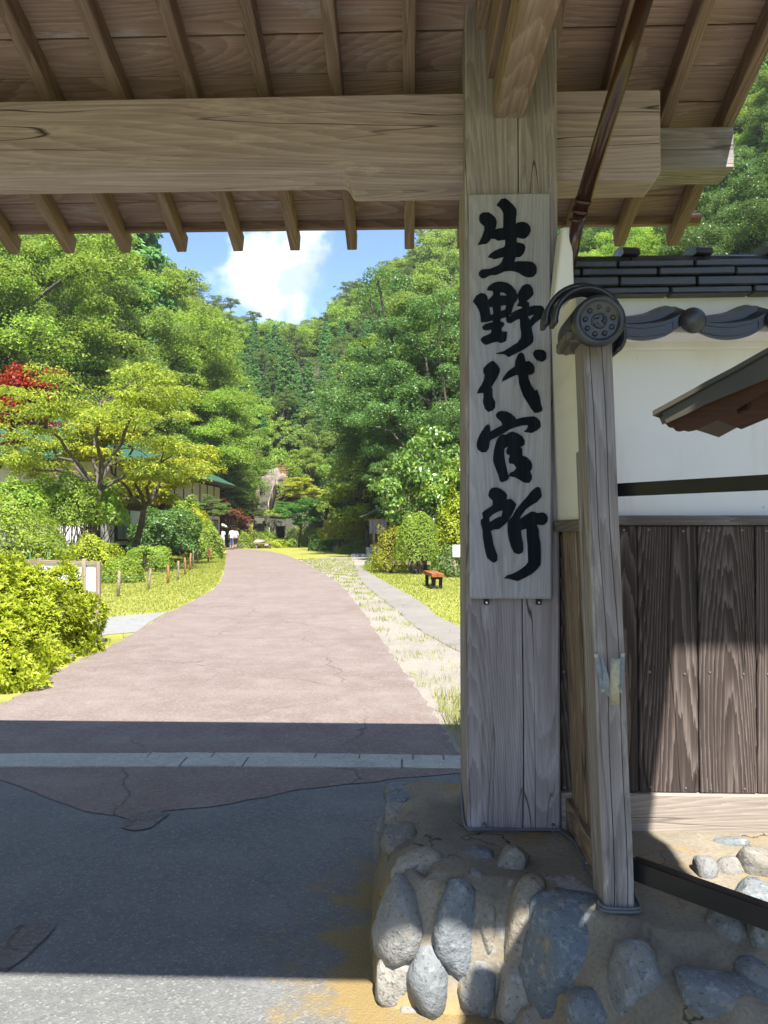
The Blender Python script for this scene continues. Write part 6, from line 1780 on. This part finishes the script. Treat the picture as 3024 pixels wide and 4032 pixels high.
# ------------------------------------------------------------------ people walking away up the lane
def person(x, y, rz, label, shirt, legs, hair=True, arm_up=False, stride=.22, H=1.64):
    J = {'pelvis': (0, 0, .93), 'belly': (0, .01, 1.08), 'chest': (0, .02, 1.28), 'neck': (0, .01, 1.44), 'head': (0, .02, 1.54), 'crown': (0, .03, 1.63),
         'hl': (-.09, 0, .88), 'kl': (-.095, stride * .45, .50), 'al': (-.09, stride * .35, .09), 'tl': (-.10, stride * .35 + .15, .04),
         'hr': (.09, 0, .88), 'kr': (.10, -stride * .1, .49), 'ar': (.10, -stride * .9, .12), 'tr': (.105, -stride * .9 + .13, .04),
         'sl': (-.17, .02, 1.37), 'el': (-.24, -.03, 1.11), 'wl': (-.25, .08, .88), 'fl': (-.25, .11, .79),
         'sr': (.17, .02, 1.37), 'er': (.24, -.05, 1.11), 'wr': (.26, .05, .88), 'fr': (.26, .08, .79)}
    if arm_up: J.update({'er': (.22, .06, 1.14), 'wr': (.16, .24, 1.24), 'fr': (.15, .27, 1.31)})
    rad = {'pelvis': .135, 'belly': .125, 'chest': .14, 'neck': .055, 'head': .085, 'crown': .07, 'hl': .09, 'kl': .058, 'al': .038, 'tl': .036, 'hr': .09, 'kr': .058, 'ar': .038, 'tr': .036, 'sl': .065, 'el': .045, 'wl': .032, 'fl': .034, 'sr': .065, 'er': .045, 'wr': .032, 'fr': .034}
    E = [('pelvis', 'belly'), ('belly', 'chest'), ('chest', 'neck'), ('neck', 'head'), ('head', 'crown'), ('pelvis', 'hl'), ('hl', 'kl'), ('kl', 'al'), ('al', 'tl'), ('pelvis', 'hr'), ('hr', 'kr'), ('kr', 'ar'), ('ar', 'tr'), ('chest', 'sl'), ('sl', 'el'), ('el', 'wl'), ('wl', 'fl'), ('chest', 'sr'), ('sr', 'er'), ('er', 'wr'), ('wr', 'fr')]
    ks = list(J)
    me = bpy.data.meshes.new('tmp'); me.from_pydata([J[k] for k in ks], [(ks.index(a), ks.index(b)) for a, b in E], [])
    ob = bpy.data.objects.new('tmp', me); COL.objects.link(ob)
    ob.modifiers.new('skin', 'SKIN')
    lay = me.skin_vertices[0] if len(me.skin_vertices) else None
    if lay is None:
        bm = bmesh.new(); bm.from_mesh(me); bm.verts.layers.skin.verify(); bm.to_mesh(me); bm.free(); lay = me.skin_vertices[0]
    for i, k in enumerate(ks):
        lay.data[i].radius = (rad[k] * (1.12 if k in ('chest', 'pelvis', 'belly') else 1), rad[k] * (.8 if k in ('chest', 'pelvis', 'belly') else 1)); lay.data[i].use_root = (k == 'pelvis')
    ob.modifiers.new('sub', 'SUBSURF').levels = 2
    dg = bpy.context.evaluated_depsgraph_get()
    bmesh_ = bpy.data.meshes.new_from_object(ob.evaluated_get(dg)); bpy.data.objects.remove(ob)
    bmesh_.name = 'person'
    bmesh_.materials.clear()
    for m in (M['skin'], M[shirt], M[legs], M['shoe']): bmesh_.materials.append(m)
    for p in bmesh_.polygons:
        c = p.center
        arm = abs(c.x) > .20 or (arm_up and c.y > .13 and c.z > .95)
        if c.z < .085: i = 3
        elif c.z > 1.425: i = 0
        elif arm and (c.z < 1.12 or c.y > .13): i = 0
        elif c.z > .90: i = 1
        elif c.z > .34: i = 2
        else: i = 0
        p.material_index = i
    bmesh_.shade_smooth()
    s = H / 1.68
    o = link('person', bmesh_, None, None, Matrix.Translation((x, y, float(ground_h(x, y)) + .006)) @ Matrix.Rotation(rz, 4, 'Z') @ Matrix.Scale(s, 4))
    tag(o, label, 'person')
    if hair:
        hm = stone_mesh(3, .098, .112, .115, .04, 2); hm.name = 'hair'
        link('hair', hm, M['hair'], o, world_of(o) @ Matrix.Translation((0, -.012, 1.60)))
    return o
pA = person(at(913, 2085, 57).x, 57, R(8), 'person in white shirt and blue trousers walking away up the lane', 'shirt', 'trousers')
bag = tube('shoulder_bag', [(at(913, 2085, 57).x + .20, 56.98, .98), (at(913, 2085, 57).x + .21, 56.98, .74)], [.09, .11], M['redwood'], None, 8); tag(bag, 'brown shoulder bag carried by the person in blue trousers', 'bag')
pB = person(at(877, 2085, 62).x, 62, R(20), 'person in pale clothes holding a white parasol by the bush', 'shirt', 'shirt', arm_up=True, H=1.56)
pC = person(at(927, 2085, 60).x, 60, R(-5), 'person in white top half hidden behind the walker in blue trousers', 'shirt', 'shoe', H=1.6)
bx_ = at(877, 2085, 62).x
par = thing('parasol', (bx_ + .05, 62.2, 1.2), 'open white parasol held above the person in pale clothes', 'parasol')
tube('shaft', [(bx_ + .10, 62.24, 1.15), (bx_ - .02, 62.15, 1.95)], .012, M['dark'], par, 6)
V, F = [(0, 0, .20)], []
for r_, z_ in ((.18, .165), (.34, .09), (.46, -.02)):
    for k in range(16): V.append((r_ * math.cos(k * math.pi / 8), r_ * math.sin(k * math.pi / 8), z_ * (1 - .06 * (k % 2))))
for k in range(16): F.append((0, 1 + k, 1 + (k + 1) % 16))
for j in range(2):
    for k in range(16): a, b = 1 + j * 16 + k, 1 + j * 16 + (k + 1) % 16; F.append((a, a + 16, b + 16, b))
me = bpy.data.meshes.new('canopy'); me.from_pydata(V, [], F); me.shade_smooth()
link('canopy', me, M['panel_white'], par, Matrix.Translation((bx_ - .02, 62.15, 1.78)) @ Matrix.Rotation(R(14), 4, 'Y') @ Matrix.Rotation(R(-12), 4, 'X'))

# ------------------------------------------------------------------ summer haze in the valley air
hz = box('haze', (-226, -126, -2.5), (206, 306, 78), None, None, 0)
hm = bpy.data.materials.new('haze'); hm.use_nodes = True
hn = hm.node_tree.nodes; hn.remove(hn['Principled BSDF'])
pv = hn.new('ShaderNodeVolumePrincipled')
pv.inputs['Color'].default_value = (.86, .91, .97, 1); pv.inputs['Density'].default_value = .00042; pv.inputs['Anisotropy'].default_value = .2
hm.node_tree.links.new(pv.outputs[0], hn['Material Output'].inputs['Volume'])
hz.data.materials.clear(); hz.data.materials.append(hm)
tag(hz, 'thin summer haze filling the valley air', 'haze', kind='stuff')
